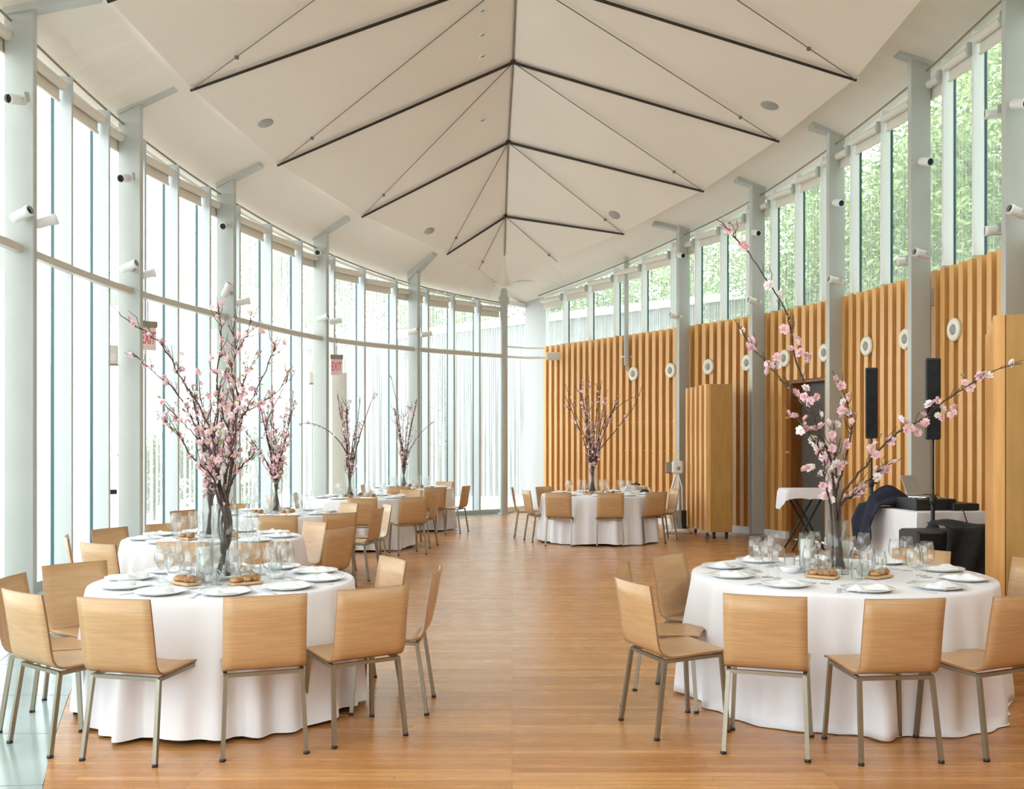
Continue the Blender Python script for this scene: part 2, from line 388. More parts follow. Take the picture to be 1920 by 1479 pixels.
# ------------------------------------------------------------------ windows
def wallframe(cv, s, side):
    p = cv.at(s); t = cv.tan(s)
    n = Vector((t[1], -t[0], 0)) if side == 'L' else Vector((-t[1], t[0], 0))   # inward
    return Vector((p[0], p[1], 0)), Vector((t[0], t[1], 0)), n, p[2]
HW = 3.78   # top of the wood wall
finmesh = None
def window_bay(name, cv, s0, s1, side, zb, parts=3, gap=False):
    wn = empty(name); struct(wn)
    for k in range(parts):
        a, b_ = s0 + (s1 - s0) * k / parts, s0 + (s1 - s0) * (k + 1) / parts
        pa, ta, na, ha = wallframe(cv, a, side); pb, tb, nb, hb = wallframe(cv, b_, side)
        d = (pb - pa); L_ = d.length; rz = math.atan2(d.y, d.x)
        # pane (sloped head)
        mb = MB(); e = .006
        mb.hexa([(0, -e, zb), (L_, -e, zb), (L_, e, zb), (0, e, zb), (0, -e, ha), (L_, -e, hb), (L_, e, hb), (0, e, ha)])
        mb.build('pane', M['pane'], wn, pa, rz)
        # fin and gasket at the start of the pane
        ra = math.atan2(na.y, na.x)
        fd = .20 if side == 'L' else .13
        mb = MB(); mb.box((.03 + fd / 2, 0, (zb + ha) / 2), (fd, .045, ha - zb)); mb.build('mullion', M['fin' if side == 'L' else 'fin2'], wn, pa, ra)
        mb = MB(); mb.box((.012, 0, (zb + ha) / 2), (.036, .055, ha - zb - .004)); mb.build('gasket', M['gasket'], wn, pa, ra)
        # roller shade: tube, short drop and brackets
        mb = MB(); c0 = Vector((.07, -.16 if side == 'L' else .16, ha - .13)); c1 = Vector((L_ - .07, c0.y, hb - .13)); zc = min(c0.z, c1.z)
        c0.z = c1.z = zc
        mb.tube([c0, c1], .055, 10); sh = mb.build('roller_shade', M['shade'], wn, pa, rz)
        mb = MB(); y = c0.y + .05 if side == 'L' else c0.y - .05
        mb.box(((c0.x + c1.x) / 2, y, zc - .08), (c1.x - c0.x, .008, .16)); mb.box(((c0.x + c1.x) / 2, y, zc - .165), (c1.x - c0.x, .03, .03)); mb.build('shade_drop', M['shade'], sh)
        mb = MB(); mb.cbox((.03, c0.y, zc + .0), (.035, .12, .16), .008); mb.box((.03, c0.y * .5, zc + .03), (.025, abs(c0.y), .03)); mb.build('bracket', M['column'], sh)
    # head rail following the glass and a thin dark conduit under the soffit
    n = 6; mb = MB(); P = []; mb2 = MB(); P2 = []
    for i in range(n + 1):
        p, t, nn, h = wallframe(cv, s0 + (s1 - s0) * i / n, side); P.append(p + nn * .04 + Vector((0, 0, h - .02))); P2.append(p + nn * .2 + Vector((0, 0, h + .0)))
    mb.tube(P, .035, 4, False); mb.build('head_rail', M['trimwhite'], wn); mb2.tube(P2, .014, 5); mb2.build('conduit', M['brown'], wn)
    # sill
    mb = MB(); P = []
    for i in range(n + 1):
        p, t, nn, h = wallframe(cv, s0 + (s1 - s0) * i / n, side); P.append((p, nn))
    for (p, nn), (q, nq) in zip(P, P[1:]):
        if side == 'L':
            A = [p - nn * .1, p + nn * .12, q + nq * .12, q - nq * .1]; z0, z1 = 0.0, zb
        else:
            A = [p - nn * .12, p + nn * .0, q + nq * .0, q - nq * .12]; z0, z1 = zb - .03, zb
        Z = lambda v, z: (v.x, v.y, z)
        A = A if (A[1] - A[0]).cross(A[2] - A[1]).z > 0 else A[::-1]
        mb.hexa([Z(v, z0) for v in A] + [Z(v, z1) for v in A])
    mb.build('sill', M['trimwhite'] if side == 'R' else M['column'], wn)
    return wn
ls = [LW.near(x, y) + .42 for x, y, h in LC] + [LW.len]
ls = [0.0, ls[0] - 2.6] + ls
wi = 1
for a, b_ in zip(ls, ls[1:]):
    window_bay('window_%d' % wi, LW, a, b_, 'L', .10); wi += 1
rs = [RW.near(x, y) + .35 for x, y, h in RC]
rs = [0.0, rs[0] - 2.7] + rs
for a, b_ in zip(rs, rs[1:]):
    window_bay('window_%d' % wi, RW, a, b_, 'R', HW); wi += 1
window_bay('window_%d' % wi, RW, rs[-1], RW.len, 'R', HW, 5); wi += 1

# far end: white pier and a last tall window beside the apex column
mb = MB(); a = Vector((.30, 23.05, 0)); b_ = Vector((.77, 22.6, 0))
d = (b_ - a).normalized(); nn = Vector((d.y, -d.x, 0)) * .12
if nn.y < 0: nn = -nn
mb.hexa([a, b_, b_ + nn, a + nn, a + Vector((0, 0, 4.9)), b_ + Vector((0, 0, 4.93)), b_ + nn + Vector((0, 0, 4.93)), a + nn + Vector((0, 0, 4.9))]); struct(mb.build('wall_far', M['pierpaint']))
wn = empty('window_%d' % wi); struct(wn); wi += 1
mb = MB(); a = Vector((-.3, 22.2, 0)); b_ = Vector((.30, 23.05, 0)); d = b_ - a
mb.box((d.length / 2, 0, 2.45), (d.length, .012, 4.7)); mb.build('pane', M['pane'], wn, a, math.atan2(d.y, d.x))
mb = MB(); mb.box((d.length / 2, 0, .06), (d.length, .12, .12)); mb.box((d.length / 2, 0, 4.78), (d.length, .08, .1)); mb.build('sill', M['trimwhite'], wn, a, math.atan2(d.y, d.x))
mb = MB(); mb.add([(-1.0, 21.75, 5.07), (1.3, 21.75, 5.2), (-.9, 22.1, 4.98), (1.2, 22.1, 5.12), (-.8, 23.3, 4.86), (1.3, 23.3, 5.02)], [(0, 1, 3, 2), (2, 3, 5, 4)]); mb.build('corner_soffit', M['band'], ce)
# closing wall behind the camera
mb = MB(); mb.box((.2, -2.3, 3.4), (3.2, .15, 6.8)); struct(mb.build('wall_back', M['trimwhite']))

# ------------------------------------------------------------------ wood wall on the right
wr = empty('wall_right'); struct(wr)
sd0, sd1 = RW.bearing(1557), RW.bearing(1484); sd0, sd1 = min(sd0, sd1), max(sd0, sd1)
DH = 2.6
mb = MB()
def strip(mb, s0, s1, z0, z1, off, th):
    n = max(1, int((s1 - s0) / .4)); prev = None
    for i in range(n + 1):
        p, t, nn, h = wallframe(RW, s0 + (s1 - s0) * i / n, 'R'); a, b_ = p + nn * off, p + nn * (off - th)
        if prev:
            c, d = prev; A = [a, c, d, b_]
            if (A[1] - A[0]).cross(A[2] - A[1]).z < 0: A = A[::-1]
            mb.hexa([(v.x, v.y, z0) for v in A] + [(v.x, v.y, z1) for v in A])
        prev = (a, b_)
strip(mb, 0, sd0, 0, HW - .03, 0, .1); strip(mb, sd1, RW.len, 0, HW - .03, 0, .1); strip(mb, sd0, sd1, DH, HW - .03, 0, .1)
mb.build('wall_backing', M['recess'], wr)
for z in (.62, 1.41, 1.98):
    mb = MB(); strip(mb, 0, sd0, z, z + .03, .02, .02); strip(mb, sd1, RW.len, z, z + .03, .02, .02); mb.build('cross_rail', M['slat'], wr)
slat_long = MB(); slat_long.box((.045, 0, (HW - .12) / 2 + .12), (.09, .10, HW - .12)); slat_long = slat_long.mesh('slat', M['slat'])
slat_top = MB(); slat_top.box((.045, 0, (HW + DH) / 2), (.09, .10, HW - DH)); slat_top = slat_top.mesh('slat', M['slat'])
s = .1; SP = .205
while s < RW.len:
    p, t, nn, h = wallframe(RW, s, 'R')
    inst('slat', slat_top if sd0 < s < sd1 else slat_long, wr, p, (0, 0, math.atan2(nn.y, nn.x))); s += SP
mb = MB(); strip(mb, 0, sd0, 0.0, .12, .11, .09); strip(mb, sd1, RW.len, 0.0, .12, .11, .09); struct(mb.build('baseboard_right', M['trimwhite']))
# dark doorway
dr = empty('door_1'); struct(dr)
mb = MB(); strip(mb, sd0 + .02, sd1 - .02, 0, DH - .02, -.18, .05); mb.build('door_leaf', M['darkdoor'], dr)
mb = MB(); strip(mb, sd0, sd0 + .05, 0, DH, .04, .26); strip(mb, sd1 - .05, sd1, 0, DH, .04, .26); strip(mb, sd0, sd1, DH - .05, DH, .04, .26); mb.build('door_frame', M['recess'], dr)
# round air nozzles on the wood wall
nz = MB()
nz.lathe([(.14, 0), (.145, .02), (.13, .035), (.09, .045), (.065, .03)], 28)
nzm = nz.mesh('air_nozzle', mat('cream_plastic', (.82, .78, .66), .4)); nc = MB(); nc.lathe([(.068, .0), (.068, .03), (.045, .05), (0, .055)], 20); ncm = nc.mesh('nozzle_core', M['grey'])
npos = [(1195, 'far end, above the blossom vase'), (1265, 'just left of the far column'), (1336, 'above the folded slatted panel'), (1410, 'just left of the column before the doorway'), (1480, 'above the left edge of the dark doorway'),
        (1557, 'above the right edge of the dark doorway'), (1637, 'above the farther black speaker'), (1711, 'behind the second column, right of the doorway'), (1805, 'nearest one, right of the nearer speaker')]
for px, lb in npos:
    s = RW.bearing(px); p, t, nn, h = wallframe(RW, s, 'R'); ra = math.atan2(nn.y, nn.x)
    o = inst('air_nozzle', nzm, None, p + nn * .092 + Vector((0, 0, 2.97))); o.rotation_euler = (0, PI / 2, ra)
    tag(o, 'round cream air nozzle on the wood slats, ' + lb, 'air nozzle', 'round air nozzles along the slatted wall')
    c = inst('nozzle_core', ncm, o)

# ------------------------------------------------------------------ columns
def column(nm, x, y, top, cv, side, tip, label, w_=.29):
    p, t, n, h = wallframe(cv, cv.near(x, y), side); ra = math.atan2(n.y, n.x)
    o = empty('steel_column', (x, y, 0), ra); tag(o, label, 'column', 'grey steel columns along the ' + ('glass' if side == 'L' else 'slatted') + ' wall')
    mb = MB(); mb.cbox((0, 0, top / 2 + .02), (w_, .085, top - .04), .006); mb.build('shaft', M['column'], o)
    mb = MB(); mb.cbox((0, 0, .01), (w_ + .08, .2, .02), .004); mb.build('base_plate', M['column'], o)
    # stubs tying the column to the wall
    d = (Vector((p.x, p.y, 0)) - Vector((x, y, 0))).length
    mb = MB(); mb.cbox((-(w_ / 2 + d / 2 - .1), 0, 3.44), (max(.1, d - .06), .05, .22), .004); mb.build('wall_tie', M['column'], o)
    if tip:
        Mi = Matrix.Rotation(-ra, 3, 'Z'); q = Mi @ (Vector(tip) - Vector((x, y, 0)))
        a = Vector((-w_ / 2, 0, top - .15)); q.z -= .07; mb = MB(); d_ = (q - a); dn = Vector((d_.x, d_.y, 0)).normalized(); sd = Vector((-dn.y, dn.x, 0)) * .075
        u = Vector((0, 0, .24))
        mb.hexa([a - sd, q - sd, q + sd, a + sd, a - sd + u, q - sd + u, q + sd + u, a + sd + u]); mb.build('roof_arm', M['column'], o)
    return o
ltips = [None, (-3.85, 7.2, 6.02), (-4.1, 9.8, 6.05), W(330, 157, 12.45), W(490, 304, 15.0), W(652, 406, 18.0), W(815, 472, 20.0)]
rtips = [None, (4.3, 7.8, 6.5), (4.7, 10.6, 6.7), W(1682, 94, 12.55), W(1520, 234, 14.8), W(1380, 333, 16.6), W(1225, 416, 18.4)]
lnm = ['out of frame beside the camera', 'just outside the frame', 'nearest one, cut by the picture edge', 'second from the left edge, behind the near table', 'third from the left edge, behind the tallest blossoms', 'fourth from the left edge, beside the red exit sign', 'last one before the far corner post']
rnm = ['out of frame beside the camera', 'just outside the frame', 'nearest one, at the picture edge', 'behind the nearer black speaker', 'right of the dark doorway', 'left of the dark doorway', 'left of the freestanding slatted panel']
for i, (x, y, h) in enumerate(LC):
    column('', x, y, h, LW, 'L', ltips[i], 'tall flat grey steel column by the glass wall, ' + lnm[i])
for i, (x, y, h) in enumerate(RC):
    column('', x, y, h, RW, 'R', rtips[i], 'tall flat grey steel column by the slatted wall, ' + rnm[i], .27)
# apex column (slim post)
o = empty('corner_post', (-.18, 21.9, 0)); tag(o, 'slim round white post where the two walls meet at the far end', 'column')
mb = MB(); mb.lathe([(.085, 0), (.085, 4.9), (.06, 5.0)], 14); mb.build('shaft', M['column'], o)
mb = MB(); mb.lathe([(.14, 0), (.14, .02), (.09, .03)], 14); mb.build('base_plate', M['column'], o)
mb = MB(); mb.lathe([(.06, 4.6), (.12, 4.66), (.12, 4.8), (.06, 4.86)], 14); mb.build('collar', M['column'], o)
# hanging post in front of the wood wall
o = empty('hanging_post', (2.33, 20.1, 0)); tag(o, 'thin grey post hanging from the ceiling before the far slatted wall', 'post')
mb = MB(); mb.cbox((0, 0, 4.25), (.085, .14, 2.2), .01); mb.build('shaft', M['column'], o)
mb = MB(); mb.cbox((.12, 0, 3.33), (.5, .05, .04), .006); mb.build('cross_arm', M['trimwhite'], o)
mb = MB(); mb.tube([(0, 0, 3.16), (.0, 0, 3.06), (.06, 0, 3.0), (.14, .1, 3.05), (.2, .3, 3.1)], .02, 6); mb.build('hook', M['column'], o)

# transom rails
def rail(name, P, r, m, n=4):
    mb = MB(); mb.tube(P, r, n, n > 4); return struct(mb.build(name, m))
cl = Curve([(x, y) for x, y, h in [(-3.3, 2.2, 0)] + LC] + [(-.18, 21.9)])
rail('trim_1', [(*cl.at(cl.len * i / 60), 3.50) for i in range(61)], .055, M['railbeige'])
rail('trim_2', [(*(Vector(LW.at(LW.len * i / 60)[:2]) + Vector(wallframe(LW, LW.len * i / 60, 'L')[2][:2]) * .14), 3.56) for i in range(8, 59)], .028, M['trimwhite'], 8)
rail('trim_3', [(-.18, 21.9, 3.50), (.35, 22.3, 3.50), (.95, 22.2, 3.50)], .03, M['trimwhite'], 8)
rail('trim_4', [(-.18, 21.9, 3.72), (.35, 22.3, 3.72), (.75, 22.35, 3.72)], .02, M['trimwhite'], 8)
mb = MB(); mb.cbox((.93, 22.1, 3.52), (.32, .14, .18), .02); struct(mb.build('trim_5', M['shade']))
# beige door post under the far exit sign
mb = MB(); mb.cbox((*W(636, 700, 18.6)[:2], 1.45), (.27, .05, 2.9), .008); struct(mb.build('trim_6', M['shade']))

# ------------------------------------------------------------------ spotlights on columns
sp = empty('spotlight'); tag(sp, 'x', 'spotlight')
mb = MB(); mb.lathe([(0, -.09), (.045, -.085), (.055, -.06), (.055, .10), (.06, .11), (.06, .15), (.048, .155)], 16, (0, 0, 0), Matrix.Rotation(PI / 2, 3, 'Y')); mb.build('housing', M['trimwhite'], sp)
mb = MB(); mb.lathe([(.048, .12), (.03, .12), (0, .115)], 14, (0, 0, 0), Matrix.Rotation(PI / 2, 3, 'Y')); mb.build('lamp_lens', M['black'], sp)
mb = MB(); mb.tube([(0, 0, 0), (0, .04, .02), (0, .10, .02)], .014, 6); mb.cbox((0, .11, .02), (.07, .02, .1), .005); mb.build('mount', M['column'], sp)
kids_cache(sp)
spots = [(35, 187, 9.8, 'nearest left column, upper, a domed end toward the viewer', (-.3, -1, -.25)), (36, 404, 9.8, 'nearest left column, lower front', (1, -.3, .35)), (80, 417, 9.9, 'nearest left column, lower rear side', (1, .4, .4)),
         (236, 334, 12.5, 'second left column, upper', (-.1, -1, -.3)), (238, 501, 12.5, 'second left column, lower front', (1, -.2, .35)), (270, 515, 12.6, 'second left column, lower rear side', (1, .4, .3)),
         (421, 423, 15.1, 'third left column, upper', (.1, -1, -.3)), (423, 547, 15.1, 'third left column, lower front', (.5, -.2, .9)), (451, 567, 15.2, 'third left column, lower rear side', (1, .4, .3)),
         (598, 472, 18.2, 'fourth left column, upper', (0, -1, -.3)), (602, 597, 18.2, 'fourth left column, lower front', (1, -.2, .3)), (625, 603, 18.3, 'fourth left column, lower rear side', (1, .5, .3)),
         (772, 622, 20.3, 'fifth left column, front', (1, -.3, .3)), (797, 627, 20.4, 'fifth left column, rear side', (1, .5, .3)),
         (1275, 478, 18.5, 'farthest right column, upper', (.3, -1, -.3)), (1270, 594, 18.4, 'farthest right column, lower', (-1, -.1, .3)),
         (1416, 436, 16.7, 'second farthest right column, upper', (.2, -1, -.3)), (1418, 566, 16.6, 'second farthest right column, lower', (-1, -.1, .3)),
         (1569, 380, 14.85, 'third farthest right column, upper', (.2, -1, -.3)), (1571, 527, 14.8, 'third farthest right column, lower', (-1, -.1, .2)),
         (1733, 303, 12.6, 'column behind the nearer speaker, upper', (.2, -1, -.3)), (1733, 477, 12.55, 'column behind the nearer speaker, lower front', (-1, -.2, .2)), (1702, 490, 12.8, 'column behind the nearer speaker, lower rear side', (-1, .3, -.1)),
         (1908, 195, 10.6, 'nearest right column, upper', (.2, -1, -.3)), (1913, 400, 10.55, 'nearest right column, lower front', (-1, -.2, .35)), (1873, 212, 10.8, 'nearest right column, upper rear side', (-1, .3, 0)), (1873, 432, 10.8, 'nearest right column, lower rear side', (-1, .3, 0))]
for i, (px, py, Z, lb, d) in enumerate(spots):
    rear = 'rear' in lb; c = W(px, py, Z + (0 if rear else -.17)); d = Vector(d)
    r = dup(sp, c, math.atan2(d.y, d.x), 'small white cylinder spotlight on the ' + lb, 'spotlights clamped to the columns')
    r.rotation_euler = (0, -math.asin(max(-1, min(1, d.normalized().z))), math.atan2(d.y, d.x)); r.scale = (.92,) * 3
for ch in list(sp.children): bpy.data.objects.remove(ch)
bpy.data.objects.remove(sp)

# ------------------------------------------------------------------ signs and small fittings on the glass wall
def exit_sign(c, rz, label, side_w=.22):
    o = empty('exit_sign', c, rz); tag(o, label, 'sign')
    mb = MB(); mb.cbox((0, 0, 0), (side_w, .03, .30), .005); mb.build('sign_panel', M['signface'], o)
    mb = MB(); mb.cbox((0, 0, .19), (side_w + .02, .07, .08), .006); mb.build('housing', M['brown'], o)
    mb = MB(); mb.tube([(0, 0, .23), (0, 0, .5)], .008, 6); mb.build('stem', M['brown'], o)
    f = bpy.data.curves.new('lettering', 'FONT'); f.body = 'EXIT'; f.size = .15; f.align_x = 'CENTER'; f.align_y = 'CENTER'; f.extrude = .002
    ft = bpy.data.objects.new('lettering_curve', f); C.objects.link(ft); bpy.context.view_layer.update()
    me = bpy.data.meshes.new_from_object(ft.evaluated_get(bpy.context.evaluated_depsgraph_get())); bpy.data.objects.remove(ft); bpy.data.curves.remove(f)
    me.materials.clear(); me.materials.append(M['red']); t = bpy.data.objects.new('lettering', me); C.objects.link(t); t.parent = o
    t.rotation_euler = (PI / 2, 0, 0); t.location = (0, -.019, 0); t.scale = (.62, 1.5, 1)
exit_sign(W(277, 635, 12.9), .75, 'small pink and red exit sign hanging beside the second left column')
exit_sign(W(631, 688, 18.5), .35, 'small pink and red exit sign hanging beside the fourth left column')
for (px, py, Z, s_, lb) in ((212, 665, 12.3, (.12, .05, .24), 'beige wall box on the window frame left of the second column'), (585, 708, 18.3, (.11, .05, .22), 'pinkish wall box on the window frame before the fourth column')):
    p = W(px, py, Z); mb = MB(); mb.cbox((0, 0, 0), s_, .008); o = mb.build('wall_box', M['shade'], None, p, .4); tag(o, lb, 'wall box')
    mb = MB(); mb.box((0, -.028, -.03), (.07, .006, .09)); mb.build('cover_plate', M['signface'], o); mb = MB(); mb.box((0, 0, -s_[2] / 2 - .008), (s_[0] + .01, s_[1] + .01, .016)); mb.build('base_strip', M['brown'], o)
p = W(212, 922, 12.2); mb = MB(); mb.cbox((0, 0, 0), (.09, .05, .06), .01); o = mb.build('door_lock', M['black'], None, p, .4); tag(o, 'dark push lock on the glass door left of the second column', 'lock')
mb = MB(); mb.cbox((-.08, .0, 0), (.08, .03, .05), .006); mb.build('keeper_plate', M['silver'], o)

# ------------------------------------------------------------------ banquet chairs
def make_chair():
    t = empty('banquet_chair')
    prof = [(.225, .432), (.21, .438), (.10, .436), (-.05, .428), (-.12, .426), (-.165, .432), (-.195, .45), (-.213, .48), (-.222, .52), (-.236, .62), (-.252, .72), (-.27, .82)]
    def shell(prof, hw, conc, closed):
        mb = MB(); nx = 8; th = .011; P = [[], []]
        for i, (y, z) in enumerate(prof):
            a = prof[max(i - 1, 0)]; c = prof[min(i + 1, len(prof) - 1)]; ty, tz = c[0] - a[0], c[1] - a[1]; l = math.hypot(ty, tz); ny, nz = -tz / l, ty / l
            for j in range(nx + 1):
                u = -1 + 2 * j / nx; x = u * hw(z); o = -conc(z) * (1 - u * u)
                P[0].append((x, y + o, z)); P[1].append((x, y + o + ny * -th, z + nz * -th))
        m_ = len(prof); n0 = len(P[0]); mb.add(P[0] + P[1], [])
        I = lambda s_, i, j: s_ * n0 + i * (nx + 1) + j
        for i in range(m_ - 1):
            for j in range(nx):
                mb.f.append((I(0, i, j), I(0, i + 1, j), I(0, i + 1, j + 1), I(0, i, j + 1))); mb.sm.append(True)
                mb.f.append((I(1, i, j), I(1, i, j + 1), I(1, i + 1, j + 1), I(1, i + 1, j))); mb.sm.append(True)
            for j, w_ in ((0, 1), (nx, 0)):
                f = (I(0, i, j), I(1, i, j), I(1, i + 1, j), I(0, i + 1, j)); mb.f.append(f if w_ else f[::-1]); mb.sm.append(False)
        for i, w_ in ((0, 0), (m_ - 1, 1)):
            for j in range(nx):
                f = (I(0, i, j), I(1, i, j), I(1, i, j + 1), I(0, i, j + 1)); mb.f.append(f if w_ else f[::-1]); mb.sm.append(False)
        return mb, nx
    hw = lambda z: .205 if z < .5 else .205 - .002 * (z - .5)
    conc = lambda z: 0 if z < .44 else .022 * min(1, (z - .44) / .2)
    for nm, pr in (('seat', prof[:6]), ('backrest', prof[5:])):
        mb, nx = shell(pr, hw, conc, 0); me = mb.mesh(nm, M['chairwood']); me.materials.append(M['plyedge'])
        for p in me.polygons:
            if not p.use_smooth and p.area < .01: p.material_index = 1 if len(p.vertices) == 4 and nm == 'backrest' or nm == 'seat' else 0
        inst(nm, me, t)
    def bar(a, b_, w_=.011):
        mb = MB(); mb.tube([a, b_], w_ * 1.35, 4, False); return mb
    def glide(x, y):
        mb = MB(); mb.lathe([(0, 0), (.0165, 0), (.0165, .012), (.012, .016)], 6, (x, y, 0)); lg = [c for c in t.children if c.name.startswith('leg')][-1]; mb.build('foot_cap', M['black'], lg)
    for sx in (-1, 1):
        bar((sx * .188, -.165, .412), (sx * .205, -.225, 0)).build('leg', M['leg'], t); glide(sx * .205, -.2245)
        bar((sx * .188, .185, .418), (sx * .208, .215, 0)).build('leg', M['leg'], t); glide(sx * .208, .2148)
    mb = MB(); A = [(-.19, -.165, .411), (.19, -.165, .411), (.19, .19, .421), (-.19, .19, .421)]
    for i in range(4): mb.tube([A[i], A[(i + 1) % 4]], .0135, 4, False)
    mb.build('seat_frame', M['leg'], t)
    return t
chair0 = make_chair(); chair0['category'] = 'chair'; kids_cache(chair0)
used = [False]
def chair(x, y, f, label, group, mode='L'):
    f = Vector(f).normalized(); k = .225 if mode == 'L' else .29
    o = Vector((x, y)) + f * k; rz = math.atan2(-f.x, f.y)
    if not used[0]:
        used[0] = True; chair0.location = (o.x, o.y, 0); chair0.rotation_euler = (0, 0, rz); chair0['label'] = label; chair0['group'] = group; return
    dup(chair0, (o.x, o.y, 0), rz, label, group)
G1 = 'maple chairs around the near left table'; G2 = 'maple chairs around the near right table'
c_ = 'maple chair '
for a in ((-1.94, 4.86, (.24, .97), c_ + 'seen from behind at the front left of the near left table', 'L'),
          (-1.24, 4.955, (-.31, .95), c_ + 'seen squarely from behind at the front of the near left table', 'L'),
          (-.746, 5.215, (-.54, .84), c_ + 'turned left, at the front right of the near left table', 'L'),
          (-.49, 5.93, (-1, .02), c_ + 'seen edge-on by the aisle, at the right of the near left table', 'L'),
          (-.76, 6.5, (-.85, -.53), c_ + 'with pale front facing us, rear right of the near left table', 'T'),
          (-2.48, 5.07, (.6, .8), c_ + 'with legs on the tile border, far left of the picture', 'L'),
          (-2.87, 5.58, (1, .05), c_ + 'half hidden behind the leftmost one, cut near the picture edge', 'T'),
          (-2.78, 6.25, (.74, -.67), c_ + 'with brown shaded front, left rear side of the near left table', 'T')):
    chair(a[0], a[1], a[2], a[3], G1, a[4])
for a in ((.695, 5.43, (.93, .36), c_ + 'with pale back, nearest the aisle at the near right table', 'L'),
          (.66, 6.12, (.95, -.3), c_ + 'just behind the pale aisle chair of the near right table', 'T'),
          (1.04, 6.66, (.75, -.66), c_ + 'facing us at the rear left of the near right table', 'T'),
          (1.27, 4.95, (.32, .95), c_ + 'seen from behind, front left of the near right table', 'L'),
          (1.915, 4.85, (-.09, 1), c_ + 'seen squarely from behind, front centre of the near right table', 'L'),
          (2.54, 4.98, (-.42, .9), c_ + 'cut by the right picture edge, front right of the near right table', 'L'),
          (3.43, 6.40, (-.95, -.3), c_ + 'with pale front at the right edge before the gold panel', 'T'),
          (2.93, 7.04, (-.68, -.73), c_ + 'mostly hidden behind the plates, before the black cases', 'T')):
    chair(a[0], a[1], a[2], a[3], G2, a[4])
G = 'maple chairs around the second left table'; n_ = 'the second left table'
for a in ((-3.14, 7.42, (.5, .87), c_ + 'seen from behind at the front left of ' + n_), (-3.60, 8.78, (.92, -.42), c_ + 'facing us behind the front left one, at ' + n_),
          (-3.63, 8.0, (.91, .41), c_ + 'seen as a thin edge by the window, at ' + n_), (-3.25, 9.3, (.6, -.8), c_ + 'peeking over the rear left rim of ' + n_),
          (-2.52, 7.52, (.05, 1), c_ + 'seen from behind, left of the two fronting ' + n_), (-1.9, 7.5, (-.35, .94), c_ + 'seen from behind, right of the two fronting ' + n_),
          (-1.87, 9.5, (-.72, -.69), c_ + 'with pale front facing us at the rear right of ' + n_), (-1.50, 8.75, (-.89, .46), c_ + 'turned left at the aisle side of ' + n_)):
    chair(a[0], a[1], a[2], a[3], G, 'T')
G = 'maple chairs around the third left table'; n_ = 'the third left table'
for a in ((-3.72, 11.1, (.9, -.4), c_ + 'by the window at the left of ' + n_), (-3.48, 12.3, (.4, -.92), c_ + 'at the rear left of ' + n_),
          (-2.45, 10.3, (-.05, 1), c_ + 'seen from behind at the front of ' + n_), (-1.84, 10.66, (-.6, .8), c_ + 'seen from behind at the front right of ' + n_),
          (-2.03, 12.45, (-.74, -.67), c_ + 'with pale front at the rear right of ' + n_), (-1.53, 11.45, (-.98, .2), c_ + 'turned left with brown back, aisle side of ' + n_),
          (-1.50, 12.1, (-.93, -.37), c_ + 'with pale inner face, behind the aisle one of ' + n_)):
    chair(a[0], a[1], a[2], a[3], G, 'T')
G = 'maple chairs around the fourth left table'; n_ = 'the fourth left table'
for a in ((-3.3, 14.9, (.95, .1), c_ + 'at the window side of ' + n_), (-3.45, 14.0, (.8, .5), c_ + 'at the front left of ' + n_), (-2.05, 13.5, (-.05, 1), c_ + 'seen from behind at the front of ' + n_),
          (-1.37, 13.8, (-.4, .9), c_ + 'seen from behind at the front right of ' + n_), (-1.12, 14.96, (-.97, .2), c_ + 'turned left at the aisle side of ' + n_), (-1.62, 16.0, (-.4, -.9), c_ + 'facing us at the rear of ' + n_)):
    chair(a[0], a[1], a[2], a[3], G, 'T')
G = 'maple chairs around the farthest left table'; n_ = 'the farthest left table'
for a in ((-2.72, 17.8, (1, 0), c_ + 'at the window side of ' + n_), (-1.95, 16.95, (0, 1), c_ + 'seen from behind at the front of ' + n_), (-1.3, 16.9, (-.45, .9), c_ + 'seen from behind at the front right of ' + n_),
          (-1.3, 19.3, (-.5, -.85), c_ + 'pale, facing us at the rear of ' + n_), (-.78, 17.4, (-.95, .3), c_ + 'standing apart in the aisle by ' + n_)):
    chair(a[0], a[1], a[2], a[3], G, 'T')
G = 'maple chairs around the far right table'; n_ = 'the far right table'
for a in ((.71, 15.05, (.25, .97), c_ + 'seen from behind, left of the two fronting ' + n_, 'L'), (1.49, 14.95, (-.03, 1), c_ + 'seen from behind, right of the two fronting ' + n_, 'L'), (2.22, 15.3, (-.5, .87), c_ + 'turned left at the front right of ' + n_, 'L'),
          (.2, 15.85, (.93, .3), c_ + 'pale, at the left of ' + n_, 'T'), (.52, 17.1, (.75, -.65), c_ + 'facing us at the rear left of ' + n_, 'T'), (-.02, 16.7, (.98, -.05), c_ + 'farthest left, beside the corner post and ' + n_, 'T'), (2.72, 16.35, (-.97, -.2), c_ + 'seen edge-on at the right of ' + n_, 'T')):
    chair(a[0], a[1], a[2], a[3], G, a[4])

